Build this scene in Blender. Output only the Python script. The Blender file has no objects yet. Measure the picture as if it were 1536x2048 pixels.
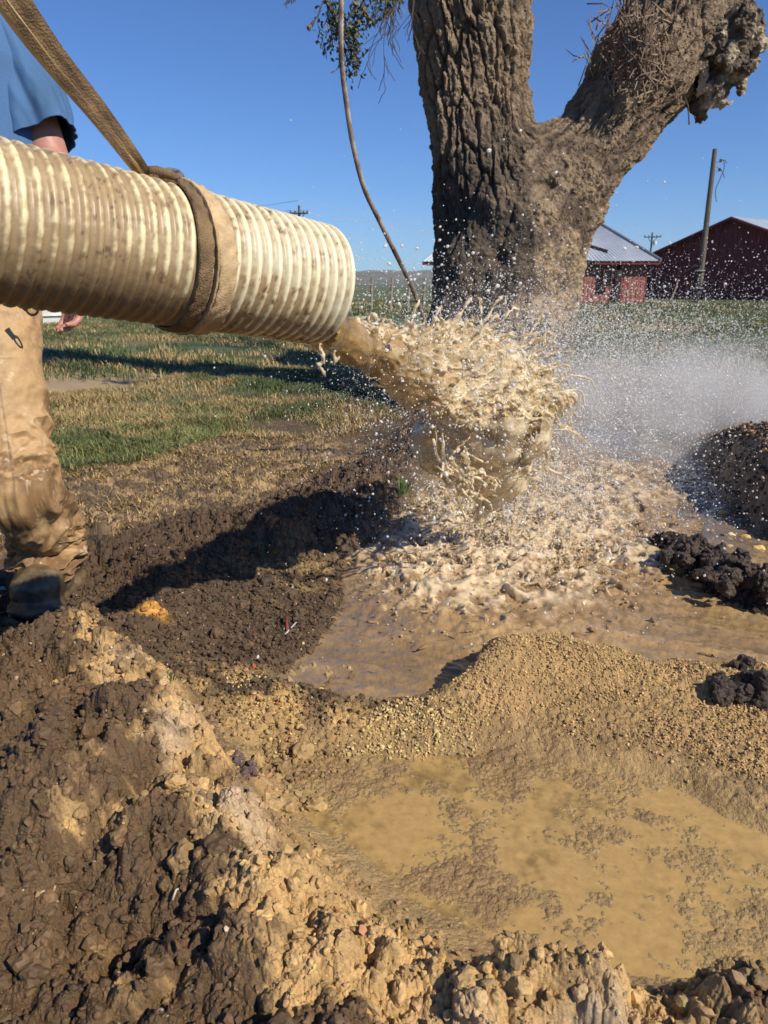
import bpy, math, random
import numpy as np
from mathutils import Vector
S = bpy.context.scene
random.seed(5); RNG = np.random.default_rng(7)
R = math.radians

# ------------------------------------------------------------------ camera
PITCH = R(16.6); F = 1520.0; CAMZ = 0.95
CP, SP = math.cos(PITCH), math.sin(PITCH)
cd = bpy.data.cameras.new('camera'); cam = bpy.data.objects.new('camera', cd)
S.collection.objects.link(cam); S.camera = cam
cam.location = (0, 0, CAMZ); cam.rotation_euler = (R(90) - PITCH, 0, 0)
cd.sensor_fit = 'VERTICAL'; cd.sensor_height = 9.8; cd.sensor_width = 7.3
cd.lens = 9.8 * F / 2048.0
cd.clip_start = 0.05; cd.clip_end = 20000
cd.dof.use_dof = True; cd.dof.focus_distance = 1.6; cd.dof.aperture_fstop = cd.lens / 2.2

# ------------------------------------------------------------------ sky and sun
SUN_EL = R(40); SUN_H = Vector((0.76, -0.65)).normalized()
w = bpy.data.worlds.new('World'); S.world = w; w.use_nodes = True
nt = w.node_tree; nt.nodes.clear()
out = nt.nodes.new('ShaderNodeOutputWorld'); bg = nt.nodes.new('ShaderNodeBackground')
sky = nt.nodes.new('ShaderNodeTexSky'); sky.sky_type = 'NISHITA'; sky.sun_disc = False
sky.sun_elevation = SUN_EL; sky.sun_rotation = math.atan2(SUN_H.x, SUN_H.y)
sky.altitude = 900; sky.air_density = 1.0; sky.dust_density = 0.35; sky.ozone_density = 2.2
bg.inputs[1].default_value = 0.090
tc = nt.nodes.new('ShaderNodeTexCoord')
tm = nt.nodes.new('ShaderNodeVectorMath'); tm.operation = 'MULTIPLY'; tm.inputs[1].default_value = (.43, .72, 1.15)   # camera white balance
nt.links.new(sky.outputs[0], tm.inputs[0]); nt.links.new(tm.outputs[0], bg.inputs[0]); nt.links.new(bg.outputs[0], out.inputs[0])
sd = bpy.data.lights.new('sun', 'SUN'); sd.energy = 5.0; sd.angle = R(0.53); sd.color = (1.0, 0.90, 0.76)
so = bpy.data.objects.new('sun', sd); S.collection.objects.link(so)
sdir = Vector((SUN_H.x * math.cos(SUN_EL), SUN_H.y * math.cos(SUN_EL), math.sin(SUN_EL)))
so.rotation_euler = (-sdir).to_track_quat('-Z', 'Y').to_euler(); so.location = (20, -20, 30)
S.view_settings.view_transform = 'Standard'; S.view_settings.look = 'None'
S.view_settings.exposure = 0.22; S.view_settings.gamma = 1
S.render.engine = 'CYCLES'
cy = S.cycles
cy.use_denoising = True; cy.max_bounces = 8; cy.transmission_bounces = 8; cy.transparent_max_bounces = 12
cy.volume_bounces = 1; cy.caustics_reflective = False; cy.caustics_refractive = False
cy.volume_step_rate = 2.0; cy.volume_max_steps = 64; cy.sample_clamp_indirect = 6

# ------------------------------------------------------------------ projection helpers
def ray(px, py):
    dx = (px - 768) / F; dy = (1024 - py) / F
    return Vector((dx, CP + dy * SP, -SP + dy * CP))
def D(px, py, t):            # point at camera depth t
    r = ray(px, py); return Vector((0, 0, CAMZ)) + r * t
def PY(px, py, Y):           # point at world y = Y
    r = ray(px, py); return Vector((0, 0, CAMZ)) + r * (Y / r.y)
def G(px, py, z=0.0):        # point on the plane z
    r = ray(px, py); return Vector((0, 0, CAMZ)) + r * ((z - CAMZ) / r.z)
def sm(a, b, x):
    t = np.clip((x - a) / (b - a), 0, 1); return t * t * (3 - 2 * t)

# ------------------------------------------------------------------ noise
def _h(i, j, k, seed):
    n = (i.astype(np.int64) * 73856093) ^ (j.astype(np.int64) * 19349663) ^ (k.astype(np.int64) * 83492791) ^ (seed * 2654435761)
    n = (n & 0xffffffff).astype(np.uint32)
    n ^= n >> np.uint32(15); n *= np.uint32(0x2c1b3c6d); n ^= n >> np.uint32(12); n *= np.uint32(0x297a2d39); n ^= n >> np.uint32(15)
    return n.astype(np.float64) / 4294967295.0
def vn2(x, y, seed=0):
    xi = np.floor(x); yi = np.floor(y); fx = x - xi; fy = y - yi
    fx = fx * fx * fx * (fx * (fx * 6 - 15) + 10); fy = fy * fy * fy * (fy * (fy * 6 - 15) + 10)
    z = np.zeros_like(xi)
    a = _h(xi, yi, z, seed); b = _h(xi + 1, yi, z, seed); c = _h(xi, yi + 1, z, seed); d = _h(xi + 1, yi + 1, z, seed)
    return (a + (b - a) * fx) * (1 - fy) + (c + (d - c) * fx) * fy
def fbm2(x, y, scale, octv=4, seed=0, gain=0.5):
    x = x / scale; y = y / scale; s = 0; a = 1; t = 0
    for o in range(octv):
        ca, sa = math.cos(o * 1.3 + seed), math.sin(o * 1.3 + seed)
        s = s + a * (vn2(x * ca - y * sa + 17.3 * o, x * sa + y * ca - 9.1 * o, seed + o) * 2 - 1); t += a
        a *= gain; x = x * 2.03; y = y * 2.03
    return s / t
def vn3(x, y, z, seed=0):
    xi = np.floor(x); yi = np.floor(y); zi = np.floor(z); fx = x - xi; fy = y - yi; fz = z - zi
    fx = fx * fx * (3 - 2 * fx); fy = fy * fy * (3 - 2 * fy); fz = fz * fz * (3 - 2 * fz)
    def L(k):
        a = _h(xi, yi, zi + k, seed); b = _h(xi + 1, yi, zi + k, seed); c = _h(xi, yi + 1, zi + k, seed); d = _h(xi + 1, yi + 1, zi + k, seed)
        return (a + (b - a) * fx) * (1 - fy) + (c + (d - c) * fx) * fy
    return L(0) * (1 - fz) + L(1) * fz
def fbm3(x, y, z, scale, octv=4, seed=0, gain=0.5):
    x = x / scale; y = y / scale; z = z / scale; s = 0; a = 1; t = 0
    for o in range(octv):
        s = s + a * (vn3(x + 3.7 * o, y - 5.1 * o, z + 7.9 * o, seed + o) * 2 - 1); t += a
        a *= gain; x = x * 2.03; y = y * 2.03; z = z * 2.03
    return s / t
def domes(x, y, scale, seed, fill=0.7):      # lumps: irregular hemispheres scattered on a jittered grid, height 0..1
    x = x / scale; y = y / scale; xi = np.floor(x); yi = np.floor(y); best = np.zeros_like(x); z = np.zeros_like(x)
    for i in (-1, 0, 1):
        for j in (-1, 0, 1):
            a = xi + i; b = yi + j
            cx = a + _h(a, b, z, seed); cy_ = b + _h(a, b, z, seed + 1); r = 0.28 + 0.55 * _h(a, b, z, seed + 2)
            on = _h(a, b, z, seed + 3) < fill
            an = _h(a, b, z, seed + 4) * 6.28; st = 0.6 + 0.7 * _h(a, b, z, seed + 5)
            dx = x - cx; dy = y - cy_; u = (dx * np.cos(an) + dy * np.sin(an)) * st; v = (-dx * np.sin(an) + dy * np.cos(an)) / st
            d2 = (u * u + v * v) / (r * r)
            hgt = np.where(on & (d2 < 1), np.sqrt(np.clip(1 - d2, 0, 1)) * r, 0)
            best = np.maximum(best, hgt)
    return best
def polysd(x, y, P):                          # signed distance to a polygon, negative inside
    P = np.asarray(P, float); n = len(P); d = np.full(x.shape, 1e9); ins = np.zeros(x.shape, bool)
    for i in range(n):
        a = P[i]; b = P[(i + 1) % n]; e = b - a; wx = x - a[0]; wy = y - a[1]
        t = np.clip((wx * e[0] + wy * e[1]) / (e @ e), 0, 1)
        d = np.minimum(d, np.hypot(wx - e[0] * t, wy - e[1] * t))
        c = (a[1] > y) != (b[1] > y)
        with np.errstate(divide='ignore', invalid='ignore'):
            xx = (b[0] - a[0]) * (y - a[1]) / (b[1] - a[1] + 1e-12) + a[0]
        ins ^= c & (x < xx)
    return np.where(ins, -d, d)
def lined(x, y, P):
    P = np.asarray(P, float); d = np.full(x.shape, 1e9)
    for i in range(len(P) - 1):
        a = P[i]; b = P[i + 1]; e = b - a; wx = x - a[0]; wy = y - a[1]
        t = np.clip((wx * e[0] + wy * e[1]) / (e @ e), 0, 1)
        d = np.minimum(d, np.hypot(wx - e[0] * t, wy - e[1] * t))
    return d
def gp(L, z=0.0):
    return [tuple(G(a, b, z)[:2]) for a, b in L]

# ------------------------------------------------------------------ object helpers
def mesh_np(name, V, Q, mat=None, parent=None, smooth=True, cols=None, attrs=None, tri=False):
    me = bpy.data.meshes.new(name); V = np.asarray(V, np.float32); Q = np.asarray(Q, np.int32)
    k = Q.shape[1]
    me.vertices.add(len(V)); me.vertices.foreach_set('co', V.ravel())
    me.loops.add(Q.size); me.loops.foreach_set('vertex_index', Q.ravel())
    me.polygons.add(len(Q)); me.polygons.foreach_set('loop_start', np.arange(0, Q.size, k, dtype=np.int32))
    me.polygons.foreach_set('use_smooth', np.full(len(Q), smooth, bool))
    me.update(calc_edges=True)
    if cols is not None:
        a = me.color_attributes.new('Col', 'FLOAT_COLOR', 'POINT')
        c = np.ones((len(V), 4), np.float32); c[:, :3] = cols; a.data.foreach_set('color', c.ravel())
    for n, v in (attrs or {}).items():
        a = me.attributes.new(n, 'FLOAT', 'POINT'); a.data.foreach_set('value', np.asarray(v, np.float32))
    if mat: me.materials.append(mat)
    o = bpy.data.objects.new(name, me); S.collection.objects.link(o)
    if parent: o.parent = parent
    return o
def tag(o, label=None, cat=None, group=None, kind=None):
    if label: o['label'] = label
    if cat: o['category'] = cat
    if group: o['group'] = group
    if kind: o['kind'] = kind
    return o
def empty(name, loc, label=None, cat=None, group=None):
    o = bpy.data.objects.new(name, None); S.collection.objects.link(o); o.location = loc
    o.empty_display_size = 0.1
    return tag(o, label, cat, group)
class MB:
    def __init__(s): s.v = []; s.f = []
    def add(s, V, Fc):
        n = len(s.v); s.v += [tuple(v) for v in V]; s.f += [tuple(i + n for i in f) for f in Fc]
    def hexa(s, P):           # 8 corners: bottom 4 ccw, top 4 ccw
        s.add(P, [(3, 2, 1, 0), (4, 5, 6, 7), (0, 1, 5, 4), (1, 2, 6, 5), (2, 3, 7, 6), (3, 0, 4, 7)])
    def box(s, c, sz, ax=(1, 0, 0), up=(0, 0, 1)):
        c = Vector(c); a = Vector(ax).normalized(); u = Vector(up).normalized(); b = u.cross(a).normalized()
        a = a * sz[0] / 2; b = b * sz[1] / 2; u = u * sz[2] / 2
        s.hexa([c - a - b - u, c + a - b - u, c + a + b - u, c - a + b - u, c - a - b + u, c + a - b + u, c + a + b + u, c - a + b + u])
    def tube(s, pts, rad, n=10, cap=True):
        pts = [Vector(p) for p in pts]
        if not hasattr(rad, '__len__'): rad = [rad] * len(pts)
        rings = []; ref = None
        for i, p in enumerate(pts):
            t = (pts[min(i + 1, len(pts) - 1)] - pts[max(i - 1, 0)]).normalized()
            if ref is None: ref = t.orthogonal().normalized()
            ref = (ref - t * ref.dot(t)).normalized(); b = t.cross(ref)
            rings.append([p + (ref * math.cos(2 * math.pi * k / n) + b * math.sin(2 * math.pi * k / n)) * rad[i] for k in range(n)])
        V = [v for r in rings for v in r]; Fc = []
        for i in range(len(pts) - 1):
            for k in range(n):
                Fc.append((i * n + k, i * n + (k + 1) % n, (i + 1) * n + (k + 1) % n, (i + 1) * n + k))
        if cap: Fc.append(tuple(reversed(range(n)))); Fc.append(tuple(range((len(pts) - 1) * n, len(pts) * n)))
        s.add(V, Fc)
    def build(s, name, mat, parent=None, smooth=False):
        me = bpy.data.meshes.new(name); me.from_pydata([tuple(v) for v in s.v], [], s.f)
        if smooth: me.polygons.foreach_set('use_smooth', [True] * len(me.polygons))
        if mat: me.materials.append(mat)
        o = bpy.data.objects.new(name, me); S.collection.objects.link(o)
        if parent:
            o.parent = parent
            pm = parent
            off = Vector((0, 0, 0))
            while pm is not None: off += Vector(pm.location); pm = pm.parent
            me.vertices.foreach_set('co', (np.array([tuple(v) for v in s.v]) - np.array(off)).ravel().astype(np.float32))
        return o

# ------------------------------------------------------------------ materials
def pmat(name, col=(.5, .5, .5), rough=.6, **kw):
    m = bpy.data.materials.new(name); m.use_nodes = True; b = m.node_tree.nodes['Principled BSDF']
    b.inputs['Base Color'].default_value = (*col, 1); b.inputs['Roughness'].default_value = rough
    for k, v in kw.items(): b.inputs[k.replace('_', ' ')].default_value = v
    return m
def nodes(m): return m.node_tree.nodes, m.node_tree.links, m.node_tree.nodes['Principled BSDF']
def noise_col(m, c1, c2, scale=5, detail=6, lo=.35, hi=.65, coord='Object', stretch=None, bump=0.0, bscale=None, dist=.01, rgh=.6):
    N, L, b = nodes(m); t = N.new('ShaderNodeTexCoord'); mp = N.new('ShaderNodeMapping')
    if stretch: mp.inputs['Scale'].default_value = stretch
    L.new(t.outputs[coord], mp.inputs[0])
    n = N.new('ShaderNodeTexNoise'); n.inputs['Scale'].default_value = scale; n.inputs['Detail'].default_value = detail
    n.inputs['Roughness'].default_value = rgh
    L.new(mp.outputs[0], n.inputs[0]); r = N.new('ShaderNodeValToRGB'); L.new(n.outputs[0], r.inputs[0])
    r.color_ramp.elements[0].position = lo; r.color_ramp.elements[1].position = hi
    r.color_ramp.elements[0].color = (*c1, 1); r.color_ramp.elements[1].color = (*c2, 1)
    L.new(r.outputs[0], b.inputs['Base Color'])
    if bump:
        n2 = N.new('ShaderNodeTexNoise'); n2.inputs['Scale'].default_value = bscale or scale * 4; n2.inputs['Detail'].default_value = 6
        L.new(mp.outputs[0], n2.inputs[0]); bp = N.new('ShaderNodeBump'); bp.inputs['Strength'].default_value = bump; bp.inputs['Distance'].default_value = dist
        L.new(n2.outputs[0], bp.inputs['Height']); L.new(bp.outputs[0], b.inputs['Normal'])
    return m, r, mp
def col_mat(name, rough=.7, bump=0, bscale=60, dist=.01, var=0.25, vscale=40, wet=False, **kw):
    m = pmat(name, rough=rough, **kw); N, L, b = nodes(m)
    a = N.new('ShaderNodeAttribute'); a.attribute_name = 'Col'
    t = N.new('ShaderNodeTexCoord'); n = N.new('ShaderNodeTexNoise'); n.inputs['Scale'].default_value = vscale; n.inputs['Detail'].default_value = 7
    n.inputs['Roughness'].default_value = .65
    L.new(t.outputs['Object'], n.inputs[0])
    mr = N.new('ShaderNodeMapRange'); mr.inputs[1].default_value = .3; mr.inputs[2].default_value = .7
    mr.inputs[3].default_value = 1 - var; mr.inputs[4].default_value = 1 + var; L.new(n.outputs[0], mr.inputs[0])
    mx = N.new('ShaderNodeVectorMath'); mx.operation = 'SCALE'; L.new(a.outputs['Color'], mx.inputs[0]); L.new(mr.outputs[0], mx.inputs['Scale'])
    L.new(mx.outputs[0], b.inputs['Base Color'])
    if bump:
        n2 = N.new('ShaderNodeTexNoise'); n2.inputs['Scale'].default_value = bscale; n2.inputs['Detail'].default_value = 8; n2.inputs['Roughness'].default_value = .65
        L.new(t.outputs['Object'], n2.inputs[0]); bp = N.new('ShaderNodeBump'); bp.inputs['Strength'].default_value = bump; bp.inputs['Distance'].default_value = dist
        L.new(n2.outputs[0], bp.inputs['Height']); L.new(bp.outputs[0], b.inputs['Normal'])
    if wet:
        wa = N.new('ShaderNodeAttribute'); wa.attribute_name = 'wet'
        m2 = N.new('ShaderNodeMapRange'); m2.inputs[3].default_value = .85; m2.inputs[4].default_value = .22; L.new(wa.outputs['Fac'], m2.inputs[0])
        L.new(m2.outputs[0], b.inputs['Roughness'])
    return m

# ------------------------------------------------------------------ surface nets for implicit shapes
def surfnets(A, org, h):
    ins = A < 0
    nx, ny, nz = A.shape
    c = ins[:-1, :-1, :-1].astype(np.uint8)
    for i in (0, 1):
        for j in (0, 1):
            for k in (0, 1):
                if i + j + k: c = c + ins[i:nx - 1 + i, j:ny - 1 + j, k:nz - 1 + k]
    act = np.argwhere((c > 0) & (c < 8))
    idx = np.full((nx - 1, ny - 1, nz - 1), -1, np.int32); idx[act[:, 0], act[:, 1], act[:, 2]] = np.arange(len(act))
    X, Y, Z = act.T; acc = np.zeros((len(act), 3)); cnt = np.zeros(len(act))
    vals = {}
    for i in (0, 1):
        for j in (0, 1):
            for k in (0, 1): vals[i, j, k] = A[X + i, Y + j, Z + k].astype(np.float64)
    cr = list(vals)
    for a in cr:
        for b in cr:
            if sum(b) - sum(a) == 1 and all(q >= p for p, q in zip(a, b)):
                va, vb = vals[a], vals[b]; m = (va < 0) != (vb < 0)
                t = np.where(m, va / np.where(m, va - vb, 1), 0)
                for q in range(3): acc[:, q] += np.where(m, a[q] + t * (b[q] - a[q]), 0)
                cnt += m
    V = (act + acc / cnt[:, None]) * h + np.array(org)
    Q = []
    for ax in range(3):
        sl0 = [slice(1, -1)] * 3; sl1 = [slice(1, -1)] * 3; sl0[ax] = slice(0, -1); sl1[ax] = slice(1, None)
        a = ins[tuple(sl0)]; b = ins[tuple(sl1)]; e = np.argwhere(a != b)
        if not len(e): continue
        fl = a[e[:, 0], e[:, 1], e[:, 2]]
        base = e + 1; base[:, ax] -= 1
        u, v = [(1, 2), (2, 0), (0, 1)][ax]
        def cell(du, dv):
            p = base.copy(); p[:, u] -= du; p[:, v] -= dv; return idx[p[:, 0], p[:, 1], p[:, 2]]
        q = np.stack([cell(1, 1), cell(0, 1), cell(0, 0), cell(1, 0)], 1)
        q[~fl] = q[~fl][:, ::-1]; Q.append(q)
    Q = np.concatenate(Q); Q = Q[(Q >= 0).all(1)]
    return V, Q
class SDF:
    def __init__(s, lo, hi, h):
        s.lo = np.array(lo, float); s.h = h; s.n = np.ceil((np.array(hi) - s.lo) / h).astype(int) + 1
        s.A = np.full(s.n, 0.5, np.float32)
    def axes(s, sl): return [s.lo[q] + s.h * np.arange(sl[q].start, sl[q].stop) for q in range(3)]
    def sub(s, lo, hi):
        a = np.clip(((np.array(lo) - s.lo) / s.h).astype(int), 0, s.n); b = np.clip(((np.array(hi) - s.lo) / s.h).astype(int) + 2, 0, s.n)
        return tuple(slice(int(p), int(max(q, p))) for p, q in zip(a, b))
    def cap(s, a, b, ra, rb, k=.02, sq=None):
        a = np.array(a, float); b = np.array(b, float); m = max(ra, rb) * (max(sq) if sq else 1) + k * 2 + s.h * 3
        sl = s.sub(np.minimum(a, b) - m, np.maximum(a, b) + m)
        if any(q.stop <= q.start for q in sl): return
        x, y, z = s.axes(sl); x = x[:, None, None]; y = y[None, :, None]; z = z[None, None, :]
        e = b - a; L = e @ e + 1e-12
        t = np.clip(((x - a[0]) * e[0] + (y - a[1]) * e[1] + (z - a[2]) * e[2]) / L, 0, 1)
        dx = x - a[0] - e[0] * t; dy = y - a[1] - e[1] * t; dz = z - a[2] - e[2] * t
        if sq: dx = dx / sq[0]; dy = dy / sq[1]; dz = dz / sq[2]
        d = np.sqrt(dx * dx + dy * dy + dz * dz) - (ra + (rb - ra) * t)
        A = s.A[sl]
        if k > 0:
            hh = np.clip(.5 + .5 * (A - d) / k, 0, 1); s.A[sl] = A * (1 - hh) + d * hh - k * hh * (1 - hh)
        else: s.A[sl] = np.minimum(A, d)
    def chain(s, P, r, k=.02, sq=None):
        for i in range(len(P) - 1): s.cap(P[i], P[i + 1], r[i], r[i + 1], k, sq)
    def noise(s, scale, seed, amp):        # smooth lattice noise over the whole grid
        rg = np.random.default_rng(seed); ms = []; dims = []
        for q in range(3):
            L = s.n[q] * s.h / scale; m = int(L) + 5; dims.append(m); p = np.arange(s.n[q]) * s.h / scale + 1.5
            i = np.floor(p).astype(int); f = p - i; M = np.zeros((s.n[q], m), np.float32); rr = np.arange(s.n[q])
            M[rr, i - 1] = (1 - f) ** 3 / 6; M[rr, i] = (3 * f ** 3 - 6 * f ** 2 + 4) / 6
            M[rr, i + 1] = (-3 * f ** 3 + 3 * f ** 2 + 3 * f + 1) / 6; M[rr, i + 2] = f ** 3 / 6; ms.append(M)
        Lt = rg.normal(size=dims).astype(np.float32)
        T = np.tensordot(Lt, ms[2], (2, 1)); T = np.tensordot(T, ms[1], (1, 1)); T = np.tensordot(T, ms[0], (0, 1))
        return T.transpose(2, 1, 0) * np.float32(amp * 1.9)
    def mesh(s): return surfnets(s.A, s.lo, s.h)

# ------------------------------------------------------------------ ground layout (world metres)
POOL = gp([(560, 1360), (640, 1300), (690, 1235), (700, 1130), (800, 1030), (850, 960), (900, 880), (1000, 840), (1200, 850), (1380, 900), (1440, 960),
           (1470, 1010), (1536, 1070), (1750, 1150), (2000, 1400), (1750, 1420), (1536, 1350), (1300, 1345), (1060, 1310), (960, 1330), (900, 1400), (740, 1400)])
PUDDLE = gp([(490, 1495), (700, 1480), (900, 1490), (1100, 1500), (1300, 1540), (1536, 1640), (1800, 1750), (1800, 2020), (1300, 1985), (1000, 1935),
             (820, 1850), (680, 1740), (560, 1650)])
BANK = gp([(-900, 1310), (0, 1310), (150, 1300), (260, 1340), (370, 1420), (455, 1500), (520, 1570), (548, 1660), (625, 1775), (790, 1900), (950, 1985), (1250, 2045),
           (1700, 2100), (2300, 2200), (2600, 4200), (-2600, 4200)], .0)
BERM = gp([(60, 1190), (200, 1130), (320, 1080), (450, 1040), (600, 1010), (720, 960), (850, 900), (880, 850)], .14)
SANDR = gp([(925, 1370), (960, 1320), (1060, 1295), (1200, 1320), (1420, 1350), (1600, 1380)], .07)
SANDA = gp([(900, 1420), (930, 1320), (1060, 1290), (1420, 1345), (1640, 1360), (1900, 1600), (1536, 1600), (1350, 1530), (1100, 1490), (960, 1490)])
GRAN = gp([(370, 1350), (560, 1370), (640, 1420), (900, 1430), (960, 1500), (700, 1510), (560, 1520), (450, 1450), (340, 1400)])
HUMM = gp([(-300, 960), (100, 985), (300, 940), (450, 900), (640, 905), (760, 870), (860, 820), (720, 755), (400, 735), (330, 770), (100, 800), (-400, 830)])
MUDZ = gp([(-500, 1150), (150, 1120), (420, 1060), (700, 960), (660, 895), (450, 895), (300, 935), (100, 970), (-500, 980)])
PATH = gp([(-600, 830), (100, 815), (300, 790), (430, 760), (330, 745), (100, 752), (-600, 765)])
MOUND = G(1640, 950, .15); CLODB = gp([(1330, 1085), (1400, 1110), (1470, 1170), (1560, 1200)], .04)
FOOT = G(95, 1205, .10)
MUDP = [(G(180, 1080, .05), .15, .09), (G(-10, 1190, .05), .16, .08), (G(20, 1320, .05), .12, .05)]
TREE = Vector((1.05, 6.2, 0))

def warp(x, y, a=.03, s=.15, seed=40):
    return x + a * fbm2(x, y, s, 3, seed), y + a * fbm2(x, y, s, 3, seed + 9)
def ground(x, y, detail=True, want=False):
    r = np.hypot(x, y); near = 1 - sm(3.5, 9, r)
    xw, yw = warp(x, y, .035, .14); xf, yf = warp(x, y, .25, .9, 60)
    h = .022 + .012 * fbm2(x, y, .6, 3, 1) - .2 * sm(9, 30, r) + .03 * sm(4, 8, r) * fbm2(x, y, 3., 3, 2)
    sdb = polysd(xw, yw, BANK); bank = sm(.02, -.11, sdb)
    lump = fbm2(x, y, .28, 3, 3); l2 = np.abs(fbm2(x, y, .16, 3, 4))
    cl1 = domes(xw, yw, .20, 120, .75); cl2 = domes(xw, yw, .10, 124, .7)
    h = h + bank * (.075 + .04 * lump + .075 * cl1 + .034 * cl2 - .012 * (1 - np.clip(l2 * 6, 0, 1)))
    hp = G(230, 1470, .17); h = h + .085 * np.exp(-((x - hp.x) ** 2 + (y - hp.y) ** 2) / .17 ** 2) * bank
    for (px, py, aa, ss) in ((400, 1690, .06, .09), (265, 1740, .05, .05), (520, 1880, .05, .10), (1090, 2040, .05, .12), (480, 1560, .03, .06), (60, 1700, .04, .12), (1500, 2060, .04, .1)):
        q = G(px, py, .12); h = h + aa * np.exp(-((xw - q.x) ** 2 + (yw - q.y) ** 2) / ss ** 2)
    db = lined(xw, yw, BERM); berm = np.exp(-(db / .27) ** 2); h = h + .18 * berm * (.8 + .35 * fbm2(x, y, .35, 3, 71))
    h = h + .08 * sm(.55, .1, np.hypot(x - FOOT.x, y - FOOT.y)) * (1 - berm)
    ds = lined(xw, yw, SANDR); sda = polysd(xw, yw, SANDA)
    qs = G(1025, 1330, .08); h = h + .062 * np.exp(-(((xw - qs.x) / np.where(xw < qs.x, .10, .24)) ** 2 + ((yw - qs.y) / .12) ** 2)) + .030 * np.exp(-(ds / .10) ** 2) + .016 * sm(.05, -.1, sda) + .012 * sm(.1, -.1, sda) * fbm2(x, y, .2, 4, 9)
    dm = np.hypot((x - MOUND.x) / 1.0, (y - MOUND.y) / 1.35); h = h + .27 * np.exp(-(dm / .62) ** 2) + .05 * np.exp(-(dm / 1.3) ** 2)
    sdh = polysd(xf, yf, HUMM); humm = sm(.3, -.5, sdh); h = h + .05 * humm
    sdm = polysd(xw, yw, MUDZ); mud = sm(.12, -.12, sdm); h = h + mud * (.04 + .035 * fbm2(x, y, .3, 4, 8))
    sdp = polysd(xw, yw, POOL); pool = sm(.05, -.07, sdp)
    h = h * (1 - pool) + pool * (-.05 + .015 * fbm2(x, y, .12, 2, 11))
    gran = sm(.05, -.06, polysd(xw, yw, GRAN))
    sdq = polysd(xw, yw, PUDDLE); pud = sm(.03, -.05, sdq)
    pn = fbm2(x, y, .20, 6, 12, .68)
    h = h * (1 - pud) + pud * (-.0008 + .008 * pn + .005 * sm(1.3, 1.75, y + .1 * lump))
    dc = lined(xw, yw, CLODB); cl = sm(.11, .02, dc); h = np.maximum(h, -.05 + .12 * cl)
    for c, a, b in MUDP:
        m = sm(1.3, .7, np.hypot((xw - c.x) / a, (yw - c.y) / b)); h = h * (1 - m) + .035 * m
    soil = (1 - pool) * (1 - pud)
    ff = sm(.34, .16, np.hypot(x - FOOT.x, (y - FOOT.y) * .8)); h = h * (1 - ff) + .085 * ff
    dk1 = dk2 = 0
    if detail:
        dk1 = domes(x, y, .045, 20); dk2 = domes(x, y, .02, 30, .8); dk3 = domes(x, y, .009, 33, .8)
        fz = fbm2(x, y, .05, 5, 14, .6)
        rough = soil * np.clip(bank * .8 + berm * 1.35 + mud * .7 + cl * 2.5 + .35 + .9 * np.exp(-(dm / .9) ** 2), 0, 2.2) * near
        sand = np.clip(sm(.03, -.03, sda) + gran, 0, 1)
        rough = rough * (1 - .75 * sand)
        fy_ = fbm2(x, y, .018, 4, 16, .6)
        h = h + rough * (.017 * fz + .016 * dk1 + .012 * dk2 + .005 * fy_ + .003 * np.abs(fy_)) + near * (rough * .5 + sand) * .0045 * dk3 + near * sand * .006 * dk2
        h = h + pud * near * (.0016 * fbm2(x, y, .02, 3, 15) + .0022 * dk3) + pud * .004 * (dk2 > .25) * np.clip(pn, 0, 1) * dk2 * 3
    if not want: return h
    # ---- albedo and wetness, by what the ground is made of
    def C(c): return np.array(c)[None, :]
    n1 = fbm2(x, y, .4, 5, 21); n2 = fbm2(x, y, .08, 5, 22, .65); n3 = fbm2(x, y, 3., 5, 23, .6); n4 = fbm2(x, y, .02, 3, 24)
    e = lambda v: v[:, None]
    dark = C((.095, .060, .030)) * e(1 + .35 * n2) + C((.12, .08, .035)) * e(np.clip((n1 + n4 * .5 + n2 * .6) * 1.5 - .25, 0, 1))
    tan = C((.54, .35, .135)) * e(1 + .22 * n2)
    silt = C((.38, .26, .105)) * e(1 + .10 * n1)
    siltd = C((.26, .165, .072)) * e(1 + .25 * n2)
    grassc = C((.055, .075, .022)) * e(1 + .5 * n3) + C((.06, .045, .01)) * e(np.clip(n1, 0, 1))
    dry = C((.22, .165, .075)) * e(1 + .3 * n1)
    far = sm(3.6, 5.5, r)
    g = sm(-.15, .25, n3 + .3 * n1)
    fieldc = dry * e(1 - g) * .8 + grassc * e(.2 + .8 * g)
    col = dark
    # reddish dark soil around the tree and behind the splash
    dt = np.hypot(x - TREE.x, (y - TREE.y) * .7); fld = far * sm(1.6, 2.8, dt) * sm(.75, 1.3, dm)
    col = col * e(1 - fld) + fieldc * e(fld)
    ltfar = sm(11, 24, r); col = col * e(1 - ltfar) + (C((.075, .098, .028)) * e(1 + .35 * n3) + C((.07, .05, .015)) * e(np.clip(fbm2(x, y, 9, 4, 77) * 2, 0, 1))) * e(ltfar)
    vf = sm(120, 700, r); col = col * e(1 - vf) + C((.11, .12, .07)) * e(vf)
    pth = sm(.25, -.15, polysd(xf, yf, PATH)); col = col * e(1 - pth) + C((.36, .26, .14)) * e(pth * (1 + .2 * n1))
    rp = sm(.16, .0, polysd(xw, yw, PUDDLE)) * (1 - bank); col = col * e(1 - rp) + C((.34, .225, .10)) * e(rp * (1 + .3 * n2))
    mt = sm(-.05, .35, n2 + .5 * n1); col = col * e(1 - mud) + (C((.125, .082, .042)) * e((1 + .3 * n2) * (1 - mt)) + C((.34, .235, .115)) * e(mt)) * e(mud)
    bt = bank * sm(.15, .6, n2 * .8 + n1 * .5 - .2 + .72 * np.exp(-((sdb + .09) / .12) ** 2)); bt = np.clip(bt * 1.1, 0, 1)
    soilb = C((.118, .070, .031)) * e(1 + .35 * n2)
    col = col * e(1 - bank) + soilb * e(bank)
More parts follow.
